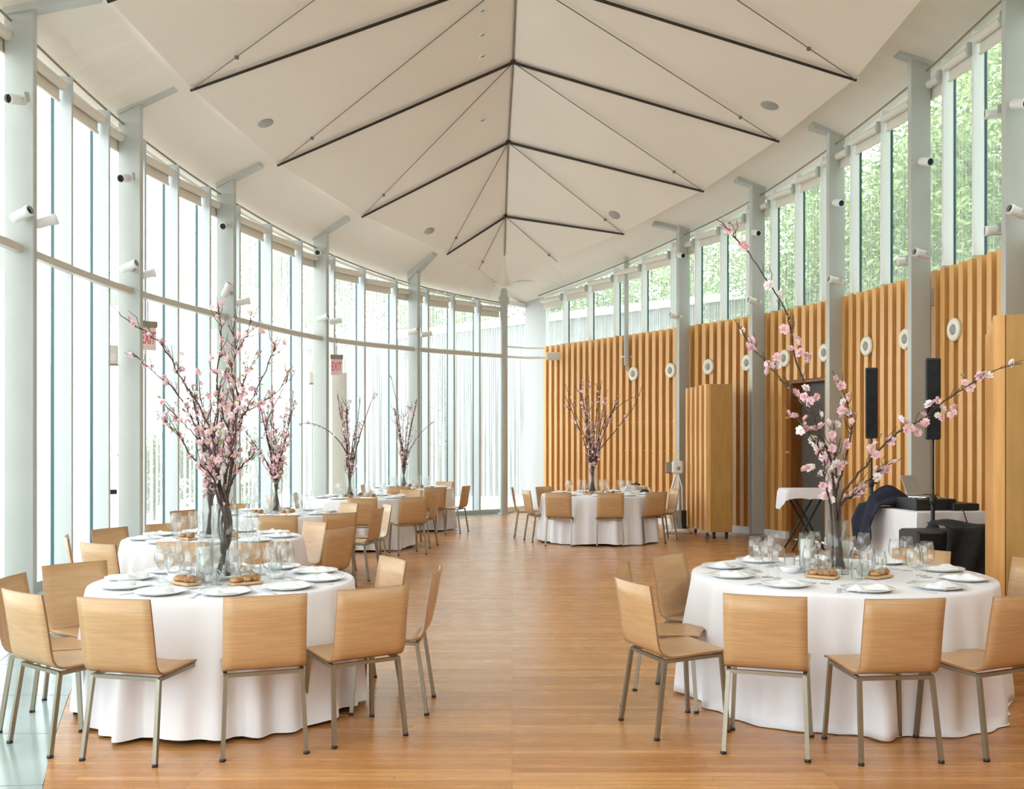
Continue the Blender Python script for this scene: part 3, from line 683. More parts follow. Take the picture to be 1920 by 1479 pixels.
# ------------------------------------------------------------------ tables
ORD = ['first', 'second', 'third', 'fourth', 'fifth', 'sixth', 'seventh', 'eighth', 'ninth', 'tenth', 'eleventh', 'twelfth']
def rank_label(objs, what, cx, cy, nm):
    for half in ('front', 'rear'):
        q = [o for o in objs if (o.location.y < cy) == (half == 'front')]
        q.sort(key=lambda o: o.location.x / o.location.y)
        for i, o in enumerate(q):
            o['label'] = '%s, %s from the left on the %s half of the %s table' % (what, ORD[min(i, 11)], half, nm)
def cloth_mesh(r, seed, puddle=0.0):
    rg = random.Random(seed); n = 220; mb = MB()
    comps = [(k, rg.uniform(0, 6.28), rg.uniform(.5, 1)) for k in (9, 13, 17, 22, 29)]
    def fold(a): return sum(math.sin(k * a + ph) * am for k, ph, am in comps) / 2.4
    low = [(3, rg.uniform(0, 6.28)), (5, rg.uniform(0, 6.28))]
    prof = [(0, 0.75, 0), (r * .5, .75, 0), (r * .9, .75, 0), (r - .012, .75, 0), (r, .745, 0), (r + .006, .73, .05), (r + .010, .69, .15), (r + .016, .58, .35), (r + .024, .44, .6), (r + .032, .3, .8), (r + .040, .16, .95), (r + .046, .06, 1), (r + .05, .012, 1)]
    if puddle: prof += [(r + .05 + puddle * .4, .010, 1.2), (r + .05 + puddle, .006, 1.6)]
    P = []
    for (R_, z, k) in prof:
        for i in range(n):
            a = 2 * PI * i / n; f = fold(a); amp = .062 * k
            rr = R_ + amp * (f if f > -.6 else -.6) + .012 * k * math.sin(low[0][0] * a + low[0][1])
            if puddle and z < .011: rr = R_ + .03 * f + puddle * .9 * math.sin(low[1][0] * a + low[1][1])
            if puddle and z < .011: rr = max(rr, r + .03)
            zz = z + (.012 * (1 + math.sin(low[1][0] * a + low[1][1])) if (k >= 1 and not puddle) else 0) * (1 if z < .1 else 0)
            P.append((rr * math.cos(a), rr * math.sin(a), zz))
    F = [(i * n + k, i * n + (k + 1) % n, (i + 1) * n + (k + 1) % n, (i + 1) * n + k) for i in range(len(prof) - 1) for k in range(n)]
    F = [f[::-1] for f in F]; mb.add(P, F, True); return mb
# tableware prototypes
mb = MB(); mb.lathe([(0, .006), (.09, .006), (.10, .010), (.145, .022), (.148, .020), (.10, .004), (.085, 0), (0, 0)], 36); PL = mb.mesh('dinner_plate', M['china'])
mb = MB(); mb.lathe([(0, .004), (.055, .004), (.075, .012), (.077, .010), (.05, 0), (0, 0)], 24); BP = mb.mesh('side_plate', M['china'])
def napkin_mesh(seed):
    rg = random.Random(seed); mb = MB(); nx, ny = 14, 8; ph = [rg.uniform(0, 6) for _ in range(4)]; P = []
    for s_ in (0, 1):
        for i in range(nx + 1):
            for j in range(ny + 1):
                u, v = i / nx - .5, j / ny - .5
                e = max(0, 1 - (2 * abs(u)) ** 4) * max(0, 1 - (2 * abs(v)) ** 4)
                z = (.018 + .012 * math.sin(9 * u + ph[0]) * math.cos(6 * v + ph[1]) + .008 * math.sin(17 * u + ph[2] + 5 * v)) * e * (1 if s_ == 0 else 0)
                P.append((u * .25 + .012 * math.sin(7 * v + ph[3]), v * .11 + .018 * math.sin(8 * u + ph[2]), z + .002))
    n0 = (nx + 1) * (ny + 1); F = []
    for i in range(nx):
        for j in range(ny):
            a = i * (ny + 1) + j; F += [(a, a + ny + 1, a + ny + 2, a + 1), (n0 + a, n0 + a + 1, n0 + a + ny + 2, n0 + a + ny + 1)]
    mb.add(P, F, True); return mb.mesh('napkin', M['napkin'])
NK = [napkin_mesh(k) for k in range(4)]
mb = MB(); mb.lathe([(.018, .085), (.035, .098), (.043, .12), (.045, .145), (.040, .18), (.034, .215), (.033, .215), (.039, .18), (.044, .145), (.042, .12), (.034, .10), (.012, .088), (0, .087)], 18); WB = mb.mesh('bowl', M['glass'])
mb = MB(); mb.lathe([(0, 0.003), (.034, .0), (.036, .002), (.012, .007), (.005, .015), (.0045, .075), (.018, .086)], 14); WS = mb.mesh('stem', M['glass'])
mb = MB(); mb.lathe([(.03, 0), (.033, .01), (.036, .11), (.0345, .11), (.0315, .014), (0, .012)], 18); TU = mb.mesh('tumbler', M['glass'])
mb = MB(); mb.lathe([(.028, 0), (.031, .012), (.031, .06), (.0295, .06), (.029, .014), (0, .012)], 16); VO = mb.mesh('votive_glass', M['glass'])
mb = MB(); mb.lathe([(0, .0), (.024, .0), (.024, .03), (0, .032)], 12, (0, 0, .014)); mb.tube([(0, 0, .045), (0, 0, .055)], .0015, 4); VC = mb.mesh('tea_candle', M['wax'])
mb = MB(); mb.lathe([(.045, 0), (.048, .004), (.048, .25), (.0465, .25), (.0465, .012), (0, .01)], 22); TC = mb.mesh('cylinder_glass', M['vglass'])
mb = MB(); mb.lathe([(0, .0), (.04, .0), (.04, .19), (.036, .195), (0, .196)], 18, (0, 0, .013)); mb.tube([(0, 0, .21), (0, 0, .225)], .002, 4); PC = mb.mesh('pillar_candle', M['wax'])
# square bottle with round dial
mb = MB(); mb.cbox((0, 0, .065), (.085, .085, .13), .012); mb.lathe([(.03, .13), (.026, .14), (.024, .165), (.03, .17), (.03, .178)], 14); SB = mb.mesh('glass_body', M['vglass'])
mb = MB(); Q = Matrix.Rotation(PI / 2, 3, 'X'); mb.lathe([(.030, .0), (.034, .002), (.038, .0)], 24, (0, -.044, .06), Q); mb.lathe([(.012, .0), (.02, .002), (.022, 0)], 16, (0, -.044, .06), Q); mb.lathe([(0, .001), (.007, .001), (.009, 0)], 10, (0, -.044, .06), Q); SD = mb.mesh('round_dial', M['label'])
mb = MB(); mb.cbox((0, 0, .012), (.19, .10, .016), .005); SBd = mb.mesh('serving_board', M['board'])
mb = MB(); mb.lathe([(0, .042), (.018, .040), (.033, .028), (.037, .014), (.03, .003), (0, 0)], 10); RO = mb.mesh('bread_roll', M['bread'])
mb = MB(); mb.box((0, 0, .002), (.018, .12, .003)); mb.box((0, .09, .002), (.022, .06, .003)); KN = mb.mesh('knife', mat('steel_cutlery', (.62, .63, .65), .45, .3))
mb = MB(); mb.lathe([(.03, 0), (.05, .012), (.066, .04), (.064, .041), (.047, .014), (0, .008)], 20); BO = mb.mesh('small_bowl', M['china'])

def vase(x, y, z0, h, r, label):
    mb = MB(); mb.lathe([(0, 0), (r, 0), (r, h), (r - .004, h), (r - .004, .015), (0, .014)], 28); o = mb.build('glass_vase', M['vglass'], None, (x, y, z0)); tag(o, label, 'vase'); return o

TB = [('near left', -1.737, 5.97, .77, 10, 3, 0), ('near right', 2.07, 6.25, .915, 10, 5, .03), ('second left', -2.61, 8.65, .76, 9, 8, 0), ('third left', -2.78, 11.65, .76, 9, 13, 0),
      ('fourth left', -2.3, 15.0, .76, 8, 21, 0), ('farthest left', -1.87, 18.2, .76, 8, 34, 0), ('far right', 1.40, 16.0, .915, 9, 55, 0)]
for ti, (nm, x, y, r, npl, seed, pud) in enumerate(TB):
    big = ti < 2; rg = random.Random(seed * 7 + 1)
    t = empty('round_table', (x, y, 0)); tag(t, 'round banquet table hidden under the %s white cloth' % nm, 'table', 'round banquet tables')
    mb = MB(); mb.lathe([(0, .742), (r - .03, .742), (r - .02, .735), (r - .02, .715), (0, .712)], 32); mb.build('tabletop', M['board'], t)
    for k in range(4):
        a = PI / 4 + k * PI / 2; mb = MB(); mb.tube([(.35 * math.cos(a), .35 * math.sin(a), .715), (.48 * math.cos(a), .48 * math.sin(a), 0)], .016, 6); mb.build('leg', M['leg'], t)
    o = cloth_mesh(r, seed, pud).build('tablecloth', M['cloth'], None, (x, y, 0)); tag(o, 'white floor-length cloth draped over the %s round table' % nm, 'tablecloth', 'white round tablecloths')
    zt = .7505
    ga = rg.uniform(0, 1)
    N_ = {0: 'the %s table' % nm}[0]
    for k in range(npl):
        a = 2 * PI * (k + ga) / npl; px, py = x + (r - .19) * math.cos(a), y + (r - .19) * math.sin(a)
        o = inst('dinner_plate', PL, None, (px, py, zt)); tag(o, 'round white dinner plate set on ' + N_, 'plate', 'plates on ' + N_)
        aa = a + rg.uniform(-.5, .5)
        o = inst('napkin', NK[k % 4], None, (px + rg.uniform(-.02, .02), py, zt + .008), (0, 0, aa + (PI / 2 if k % 3 else 0))); tag(o, 'white folded napkin lying on a plate of ' + N_, 'napkin', 'napkins on ' + N_)
        for j, da in ((0, .10), (1, .26)):
            ra = r - .40 - .02 * j; aw = a + da * (1.2 if r < .8 else 1) ; gx, gy = x + ra * math.cos(aw), y + ra * math.sin(aw)
            if big:
                o = empty('wine_glass', (gx, gy, zt)); sc = .92 if j else 1.03; o.scale = (sc, sc, sc)
                inst('bowl', WB, o); inst('stem', WS, o)
            else:
                if 'WG' not in globals():
                    m1 = MB(); m1.lathe([(0, .003), (.034, .0), (.012, .007), (.005, .015), (.0045, .075), (.018, .086), (.042, .12), (.045, .145), (.040, .18), (.034, .215)], 12); WG = m1.mesh('wine_glass', M['glass'])
                o = inst('wine_glass', WG, None, (gx, gy, zt))
            tag(o, 'clear stemmed wine glass standing on ' + N_, 'wine glass', 'wine glasses on ' + N_)
        if big:
            ak = a - .26 * (.75 / r); o = inst('knife', KN, None, (x + (r - .17) * math.cos(ak), y + (r - .17) * math.sin(ak), zt), (0, 0, ak - PI / 2)); tag(o, 'silver knife lying beside a plate on ' + N_, 'knife', 'knives on ' + N_)
    # centre: tumblers, votives, boards, bottles, candle
    def at(a, q): return (x + q * math.cos(a), y + q * math.sin(a), zt)
    for k in range(6 if big else 4):
        a = .5 + k * (1.047 if big else 1.57) + rg.uniform(-.1, .1)
        o = inst('tumbler', TU, None, at(a, .235 if k % 2 else .31)); tag(o, 'clear straight tumbler at the middle of ' + N_, 'tumbler', 'tumblers on ' + N_)
    for k in range(4):
        a = 1.2 + k * 1.57
        o = inst('votive_glass', VO, None, at(a, .15)); tag(o, 'small clear votive glass beside the vase on ' + N_, 'candle holder', 'votives on ' + N_); inst('tea_candle', VC, o)
    for k, (a, q) in enumerate(((-2.25, .27), (-.85, .27), (1.5, .26))):
        p = at(a, q); o = inst('serving_board', SBd, None, p, (0, 0, a + PI / 2)); tag(o, 'small wooden board carrying brown bread rolls on ' + N_, 'serving board', 'bread boards on ' + N_)
        for j in (-1, 0, 1):
            if not big and j == 0: continue
            v = Vector((math.cos(a + PI / 2), math.sin(a + PI / 2))) * .058 * j
            o = inst('bread_roll', RO, None, (p[0] + v.x, p[1] + v.y, zt + .0205), (0, 0, j), (1, 1, .9 + .1 * j)); tag(o, 'crusty brown bread roll on a board on ' + N_, 'bread roll', 'bread rolls on ' + N_)
    if big:
        p = at(-1.5, .20) if ti == 0 else at(-1.35, .24)
        o = empty('square_bottle', p); tag(o, 'square glass bottle with a round dial mark on ' + N_, 'bottle'); inst('glass_body', SB, o); inst('round_dial', SD, o)
        p = at(-2.3 if ti == 0 else 2.6, .14 if ti == 0 else .20)
        o = inst('candle_cylinder', TC, None, p); tag(o, 'tall glass cylinder with a white pillar candle on ' + N_, 'candle holder'); inst('pillar_candle', PC, o)
        for k in range(3):
            a = (2.6, -.2, .6)[k]; o = inst('small_bowl', BO, None, at(a + .4, .30)); tag(o, 'small white bowl near the middle of ' + N_, 'bowl', 'small bowls on ' + N_)

for ti, (nm, x, y, r, npl, seed, pud) in enumerate(TB):
    on = [o for o in bpy.data.objects if o.parent is None and o.get('category') and (o.location.xy - Vector((x, y))).length < r and .74 < o.location.z < .78]
    for key, what in (('dinner_plate', 'white dinner plate'), ('napkin', 'white napkin'), ('wine_glass', 'wine glass'), ('knife', 'silver knife'), ('tumbler', 'clear tumbler'), ('votive_glass', 'votive glass'), ('serving_board', 'bread board'), ('bread_roll', 'bread roll'), ('small_bowl', 'white bowl')):
        rank_label([o for o in on if o.name.split('.')[0] == key], what, x, y, nm)

# ------------------------------------------------------------------ blossom branches
def blossom_mesh(name, m, seed=0):
    rg = random.Random(seed); mb = MB()
    for ring, (n, tilt, L_, wd) in enumerate(((6, .25, .5, .42), (6, .75, .48, .38), (5, 1.2, .40, .30))):
        for k in range(n):
            a = 2 * PI * k / n + ring * .5 + rg.uniform(-.15, .15); t = tilt + rg.uniform(-.12, .12)
            d = Vector((math.cos(a) * math.cos(t), math.sin(a) * math.cos(t), math.sin(t))); s_ = Vector((-math.sin(a), math.cos(a), 0)); u = d.cross(s_)
            P = [d * .05, d * L_ * .55 + s_ * wd * .5 - u * .04, d * L_ + s_ * wd * .22 - u * .02, d * L_ - s_ * wd * .22 - u * .06, d * L_ * .55 - s_ * wd * .5 - u * .04]
            mb.add(P, [(0, 1, 2, 3, 4)], True)
    return mb.mesh(name, m)
BLM = [blossom_mesh('blossom', M['blossom'], 1), blossom_mesh('blossom', M['blossom'], 2), blossom_mesh('blossom', M['blossomw'], 3)]
mb = MB(); mb.add([(0, 0, 0), (.3, .5, .1), (0, 1, 0), (-.3, .5, .1), (0, .5, -.04)], [(0, 1, 4), (1, 2, 4), (2, 3, 4), (3, 0, 4)], True); LFM = mb.mesh('leaf', M['leaf'])
def smooth_path(P, n=5):
    return [Vector(p) for p in crom([tuple(p) for p in P], n)]
def jitter_stem(P, rg, j=.006):
    return [p + Vector((rg.uniform(-j, j), rg.uniform(-j, j), rg.uniform(-j, j))) if 0 < i < len(P) - 1 else p for i, p in enumerate(P)]
TIPS = {}
def branch(P, r0, r1, label, group, rg, nb, bs, nleaf, twigs=6, blos=None, t0=.3, joined=False, tw=.12):
    P = jitter_stem(smooth_path(P), rg); n = len(P); mb = MB(); base = P[0].copy()
    loc = [p - base for p in P]
    mb.tube(loc, [r0 + (r1 - r0) * i / (n - 1) for i in range(n)], 6)
    tips = []
    for k in range(twigs):
        i = int(n * rg.uniform(.3, .95)); i = min(i, n - 2); d = (loc[i + 1] - loc[i]).normalized(); s_ = Vector((rg.uniform(-1, 1), rg.uniform(-1, 1), rg.uniform(-.3, .8))).normalized()
        l = tw * rg.uniform(.5, 1.2); q1 = loc[i] + (d + s_ * .9).normalized() * l * .5; q2 = q1 + (d * 1.1 + s_ * .3).normalized() * l * .5
        mb.tube([loc[i], q1, q2], [r1 * 1.1, r1 * .9, r1 * .5], 5); tips.append(q2); tips.append(q1)
    o = mb.build('blossom_branch', M['bark'], None, base); tag(o, label, 'branch', group)
    TIPS.setdefault(group, []).append((P[-1].x / P[-1].y, o)); pts = []
    if blos is not None: pts = [Vector(b_) - base for b_ in blos]
    for k in range(nb):
        if tips and rg.random() < .35: c = rg.choice(tips)
        else:
            q = rg.uniform(t0, .97) * (n - 1); i = int(q); c = loc[i].lerp(loc[min(i + 1, n - 1)], q - i)
        pts.append(c + Vector((rg.uniform(-1, 1), rg.uniform(-1, 1), rg.uniform(-1, 1))) * bs * .7)
    if joined:
        mb = MB()
        for c in pts:
            s_ = bs * rg.uniform(.7, 1.2); Rm = Matrix.Rotation(rg.uniform(0, 6), 3, 'Z') @ Matrix.Rotation(rg.uniform(0, 3), 3, 'X')
            for k in range(5):
                a = k * 1.2566; d = Rm @ Vector((math.cos(a), math.sin(a), .35)); e = Rm @ Vector((-math.sin(a), math.cos(a), 0)); mb.add([c, c + d * s_ * .5 + e * s_ * .33, c + d * s_ * .9, c + d * s_ * .5 - e * s_ * .33], [(0, 1, 2, 3)], True)
        if pts: tag(mb.build('blossom', M['blossom'], o), kind='stuff')
    else:
        for c in pts:
            me = BLM[0] if rg.random() < .45 else (BLM[1] if rg.random() < .5 else BLM[2])
            inst('blossom', me, o, c, (rg.uniform(-1.5, 1.5), rg.uniform(-1.5, 1.5), rg.uniform(0, 6)), bs * 2 * rg.uniform(.75, 1.2))
    for k in range(nleaf):
        c = rg.choice(tips) if tips and rg.random() < .5 else loc[min(n - 1, int(n * rg.uniform(.45, 1)))]
        inst('leaf', LFM, o, c, (rg.uniform(-1, 1), rg.uniform(-1, 1), rg.uniform(0, 6)), rg.uniform(.018, .04) if not joined else rg.uniform(.03, .05))
    return o
rg = random.Random(5)
# near left vase
T1x, T1y = -1.737, 5.97
vase(T1x, T1y, .7505, .45, .078, 'tall clear glass cylinder vase of branches on the near left table')
c4 = lambda pts: [(x / 2.689, 450 + y / 2.689) for x, y in pts]
br1 = [('longest branch reaching up left past a column', [(1120, 1400), (1110, 1250), (1090, 1100), (1060, 960), (1000, 830), (910, 690), (850, 580), (770, 490), (660, 420), (560, 330)], -.1, 16),
       ('branch arching left just below the longest one', [(1100, 1400), (1110, 1230), (1080, 1100), (1010, 1000), (960, 880), (900, 780), (830, 710), (720, 620), (650, 560)], .2, 14),
       ('lowest branch spreading left', [(1120, 1390), (1090, 1230), (1030, 1150), (960, 1080), (900, 980), (850, 930), (800, 880)], -.25, 12),
       ('straight branch rising before the third column', [(1130, 1400), (1140, 1300), (1165, 1150), (1160, 1000), (1130, 900), (1100, 780), (1095, 650), (1115, 520), (1110, 400), (1095, 320)], .05, 18),
       ('upright bare-tipped branch beside the third column', [(1110, 1400), (1130, 1250), (1150, 1100), (1150, 950), (1180, 800), (1150, 680), (1190, 560), (1180, 480), (1185, 350)], .3, 14),
       ('tall branch leaning slightly right', [(1135, 1400), (1150, 1300), (1170, 1100), (1180, 950), (1200, 800), (1170, 650), (1200, 560), (1240, 480), (1270, 390)], -.2, 22),
       ('branch reaching to the upper right', [(1140, 1400), (1145, 1300), (1170, 1150), (1190, 990), (1240, 860), (1290, 760), (1370, 590), (1400, 490)], .15, 18),
       ('branch leaning right toward the second bouquet', [(1120, 1400), (1130, 1250), (1170, 1050), (1190, 960), (1230, 880), (1300, 830), (1370, 790), (1430, 730), (1460, 650)], .3, 14),
       ('full pink branch in the middle of the bouquet', [(1125, 1400), (1130, 1250), (1150, 1120), (1180, 1000), (1200, 850), (1230, 720), (1260, 650), (1320, 560)], -.3, 22),
       ('short twiggy branch at lower right', [(1135, 1400), (1150, 1270), (1180, 1200), (1230, 1130), (1290, 1070)], .1, 5),
       ('dense inner branch on the left side', [(1110, 1400), (1080, 1230), (1050, 1120), (1000, 1010), (930, 930), (850, 850)], .1, 18),
       ('dense pink inner branch before the third column', [(1120, 1400), (1100, 1230), (1085, 1100), (1075, 980), (1095, 860), (1110, 740), (1150, 640)], -.15, 26),
       ('thick dark stick low in the vase', [(1150, 1420), (1130, 1300), (1090, 1180), (1060, 1050), (1040, 900)], .0, 12)]
for lb, pts, dz, nb in br1:
    Q = c4(pts); m_ = len(Q); P = []
    for i, (px, py) in enumerate(Q):
        t = i / (m_ - 1); P.append(W(px, py, T1y + dz * t))
    a = rg.uniform(0, 6.28); P = [Vector((T1x + .05 * math.cos(a), T1y + .05 * math.sin(a), .78)), Vector((T1x + .035 * math.cos(a + 2.5), T1y + .035 * math.sin(a + 2.5), 1.05))] + P[1:]
    branch(P, .0085, .0022, 'cherry ' + lb + ', in the near left vase', 'branches in the near left vase', rg, int(nb * 1.6), .0185, 12, 20)
# near right vase
T2x, T2y = 2.07, 6.25
vase(T2x, T2y, .7505, .34, .066, 'clear glass cylinder vase of branches on the near right table')
c7 = lambda pts: [(1400 + x / 2.689, 450 + y / 2.689) for x, y in pts]
br2 = [('tallest branch reaching up left', [(450, 1400), (440, 1250), (420, 1100), (370, 980), (330, 850), (290, 720), (235, 560), (220, 430), (180, 320), (80, 170), (0, 50), (-80, -40), (-150, -105)], -.2,
        [(190, 450), (240, 490), (255, 510), (270, 570), (320, 600), (300, 585), (290, 750), (290, 790), (350, 790), (320, 810), (300, 900), (300, 950), (285, 925), (370, 880), (375, 940), (345, 1030), (335, 1010), (355, 1050)]),
       ('side branch dropping from the upper left edge', [(440, 1400), (430, 1150), (390, 1020), (340, 900), (290, 830), (220, 750), (130, 650), (50, 560), (0, 500), (-60, 400)], .25,
        [(110, 630), (95, 625), (125, 635), (25, 540), (15, 525), (35, 550), (245, 770), (205, 870), (240, 890), (270, 960)]),
       ('long low branch sweeping right past both speakers', [(450, 1420), (470, 1330), (520, 1230), (600, 1140), (700, 1020), (780, 960), (900, 890), (1060, 770), (1150, 710), (1250, 660), (1385, 620)], -.15,
        [(630, 1050), (650, 1030), (625, 1070), (790, 915), (775, 905), (805, 925), (830, 950), (860, 970), (900, 920), (890, 935), (920, 830), (945, 820), (985, 850), (985, 895), (965, 885), (1030, 880), (1050, 850), (1045, 870), (1100, 720), (1215, 685)]),
       ('thin curved branch right of the column', [(450, 1410), (450, 1330), (470, 1200), (500, 1100), (525, 960), (520, 870), (480, 760), (430, 660)], .1,
        [(480, 860), (500, 800), (515, 790), (500, 1030), (490, 820)]),
       ('short branch leaning right just above the vase', [(450, 1410), (470, 1350), (530, 1290), (580, 1240), (650, 1180), (750, 1110)], .2, [(580, 1235), (590, 1245), (750, 1120)]),
       ('short leafy branch rising left of the vase', [(440, 1410), (420, 1330), (395, 1220), (385, 1100), (330, 1000), (260, 900)], -.1, [(315, 1150), (300, 1155), (330, 1145), (380, 1100), (430, 980), (430, 1050), (440, 1150), (455, 1130), (395, 1290), (425, 1310), (385, 1300), (410, 1250)]),
       ('dark stick with pale buds amid the bunch', [(445, 1420), (440, 1300), (450, 1180), (440, 1050), (430, 960)], .05, [(470, 1140), (440, 1100), (425, 1000)])]
for lb, pts, dz, bl in br2:
    Q = c7(pts); m_ = len(Q); P = [W(px, py, T2y + dz * i / (m_ - 1)) for i, (px, py) in enumerate(Q)]
    def dep(px, py):
        i = min(range(m_), key=lambda k: (Q[k][0] - px) ** 2 + (Q[k][1] - py) ** 2); return T2y + dz * i / (m_ - 1)
    B = [W(px, py, dep(px, py) - rg.uniform(0, .03)) for px, py in c7(bl)]
    a = rg.uniform(0, 6.28); P = [Vector((T2x + .04 * math.cos(a), T2y + .04 * math.sin(a), .78))] + P[1:]
    branch(P, .0085, .0025, 'cherry ' + lb + ', in the near right vase', 'branches in the near right vase', rg, 9, .030, 14, 22, B, .3)
# farther bouquets
def bouquet(x, y, h, n, nm, spread, top, extra=(), nb=44):
    vase(x, y, .7505, h, .07, 'clear glass cylinder vase of branches on the %s table' % nm)
    for k in range(n):
        a = 2 * PI * k / n + rg.uniform(-.3, .3); sp_ = spread * rg.uniform(.3, 1); tt = top * rg.uniform(.65, 1.05)
        P = [(x + .04 * math.cos(a + 3), y + .04 * math.sin(a + 3), .78), (x + .03 * math.cos(a), y + .03 * math.sin(a), .75 + h), (x + sp_ * .35 * math.cos(a), y + sp_ * .35 * math.sin(a), .75 + h + (tt - h) * .4), (x + sp_ * math.cos(a + .2), y + sp_ * math.sin(a + .2), .75 + tt)]
        branch(P, .012, .004, 'cherry blossom branch standing in the vase on the %s table' % nm, 'branches on the %s table' % nm, rg, nb, .034, 7, 8, None, .3, True, .2)
    for P in extra:
        branch([Vector((x, y, .8)), Vector((x, y, 1.1))] + [W(px, py, y) for px, py in P], .011, .003, 'long cherry branch arching out of the vase on the %s table' % nm, 'long branches on the %s table' % nm, rg, 12, .03, 3, 4, None, .4, True, .16)
bouquet((395 - 960) * 8.65 / 1850, 8.65, .42, 8, 'second left', .42, 1.3)
bouquet((518 - 960) * 11.65 / 1850, 11.65, .4, 9, 'third left', .42, 1.45, [[(500, 800), (530, 730), (545, 690)]])
bouquet((656 - 960) * 15.0 / 1850, 15.0, .4, 7, 'fourth left', .4, 1.65, [[(650, 850), (625, 815), (590, 795), (560, 795)]], 30)
bouquet((757 - 960) * 18.2 / 1850, 18.2, .4, 7, 'farthest left', .5, 1.8, [[(752, 830), (745, 760), (733, 705)], [(765, 850), (790, 810), (815, 790)]], 26)
bouquet((1111 - 960) * 16.0 / 1850, 16.0, .42, 10, 'far right', .6, 1.75, [[(1112, 860), (1085, 790), (1060, 720)], [(1115, 840), (1150, 770), (1200, 740)], [(1120, 850), (1160, 800), (1190, 760), (1205, 720)]], 36)

for g, q in TIPS.items():
    if 'near' in g: continue
    q.sort(key=lambda t: t[0])
    for i, (k, o) in enumerate(q):
        o['label'] = ('long arching' if g.startswith('long') else 'cherry blossom') + ' branch, %s from the left in the vase ' % ORD[min(i, 11)] + g[g.index('on the'):]
# ------------------------------------------------------------------ freestanding slatted panels on casters
def slat_panel(x, y, dx, dy, width, length, z1, label):
    """near-left corner x, y; long slatted side runs along (dx, dy); plain end faces the camera"""
    d = Vector((dx, dy, 0)).normalized(); n = Vector((d.y, -d.x, 0)); rz = math.atan2(d.y, d.x)
    o = empty('movable_panel', (x, y, 0), rz); tag(o, label, 'partition')
    z0 = .12
    mb = MB(); mb.cbox((length / 2, -width / 2, (z0 + z1) / 2), (length, width, z1 - z0), .006); mb.build('core', M['goldpanel'], o)
    n_ = 5
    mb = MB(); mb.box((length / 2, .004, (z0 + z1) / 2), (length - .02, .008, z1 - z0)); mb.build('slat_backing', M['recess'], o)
    sm_ = MB(); sm_.box((0, .045, (z0 + z1) / 2), (.13, .075, z1 - z0)); sm_ = sm_.mesh('slat', M['slat'])
    for k in range(n_): inst('slat', sm_, o, (.066 + k * (length - .132) / (n_ - 1), 0, 0))
    for cx, cy in ((.1, -.07), (.1, -width + .07), (length - .1, -.07), (length - .1, -width + .07)):
        mb = MB(); mb.lathe([(0, -.015), (.042, -.015), (.045, 0), (.042, .015), (0, .015)], 14, (cx, cy, .045), Matrix.Rotation(PI / 2, 3, 'X')); mb.box((cx, cy, .10), (.05, .045, .05)); mb.build('caster', M['black'], o)
slat_panel(3.25, 16.1, -.09, 1.4, .35, 1.4, 2.54, 'thick slatted wood partition on casters standing before the far column')
slat_panel(3.63, 7.25, .60, 1.38, .4, 1.5, 2.52, 'gold veneer partition on casters at the right picture edge')

# ------------------------------------------------------------------ DJ corner
# rectangular clothed table
o = empty('side_table', (0, 0, 0)); tag(o, 'rectangular table hidden under the white cloth of the music corner', 'table')
A0 = Vector((4.19, 10.2, 0)); ux = Vector((.97, .14, 0)).normalized(); uy = Vector((-.14, .97, 0)).normalized()
Wd, Ln, TH = .80, .95, .86
def tp(u, v, z): return A0 + ux * u + uy * v + Vector((0, 0, z))
mb = MB(); mb.hexa([tp(.02, .02, .82), tp(Wd - .02, .02, .82), tp(Wd - .02, Ln - .02, .82), tp(.02, Ln - .02, .82), tp(.02, .02, .85), tp(Wd - .02, .02, .85), tp(Wd - .02, Ln - .02, .85), tp(.02, Ln - .02, .85)]); mb.build('tabletop', M['board'], o)
for u, v in ((.08, .08), (Wd - .08, .08), (Wd - .08, Ln - .08), (.08, Ln - .08)):
    mb = MB(); mb.tube([tp(u, v, 0), tp(u, v, .82)], .015, 6); mb.build('leg', M['leg'], o)
mb = MB(); n = 120; P = []
per = []
for i in range(n):
    q = i / n * 4
    k = int(q); f = q - k
    per.append([(f, 0), (1, f), (1 - f, 1), (0, 1 - f)][k])
for z, g in ((.862, 0), (.855, .006), (.80, .01), (.5, .022), (.2, .035), (.012, .045)):
    for i, (u, v) in enumerate(per):
        out = Vector((u - .5, v - .5)); wv = math.sin(i * .83) * .4 + math.sin(i * .37 + 1) * .6; e = g * (1 + .7 * wv)
        uu = u * Wd + (e if u > .5 else -e) * (1 if abs(out.x) >= .499 else 0); vv = v * Ln + (e if v > .5 else -e) * (1 if abs(out.y) >= .499 else 0)
        P.append(tp(uu, vv, z))
F = [(i * n + k, i * n + (k + 1) % n, (i + 1) * n + (k + 1) % n, (i + 1) * n + k)[::-1] for i in range(5) for k in range(n)]
mb.add(P, F, False); mb.add(P[:n], [tuple(range(n))]); o = mb.build('tablecloth', M['cloth']); tag(o, 'white cloth over the square table of the music corner', 'tablecloth')
zt = .8635
def gear(name, u, v, z, d, rz, m, label, cat, knobs=0):
    p = tp(u, v, z); mb = MB(); mb.cbox((0, 0, d[2] / 2), d, .008); o = mb.build(name, m, None, p, rz + .14); tag(o, label, cat)
    if knobs:
        for i in range(knobs):
            mb = MB(); mb.lathe([(.012, 0), (.012, .016), (0, .016)], 10, (-d[0] / 2 + .05 + i * (d[0] - .1) / max(1, knobs - 1), -d[1] * .2, d[2])); mb.build('knob', M['grey'], o)
        mb = MB(); mb.lathe([(.07, 0), (.07, .008), (0, .01)], 24, (0, d[1] * .18, d[2])); mb.build('jog_wheel', M['grey'], o)
    return o
gear('mixer', .33, .40, zt, (.46, .42, .12), 0, M['black'], 'black audio mixer with round knobs on the white square table', 'mixer', 6)
gear('amplifier', .63, .30, zt, (.30, .36, .075), 0, M['black'], 'flat black audio unit at the right end of the white square table', 'amplifier')
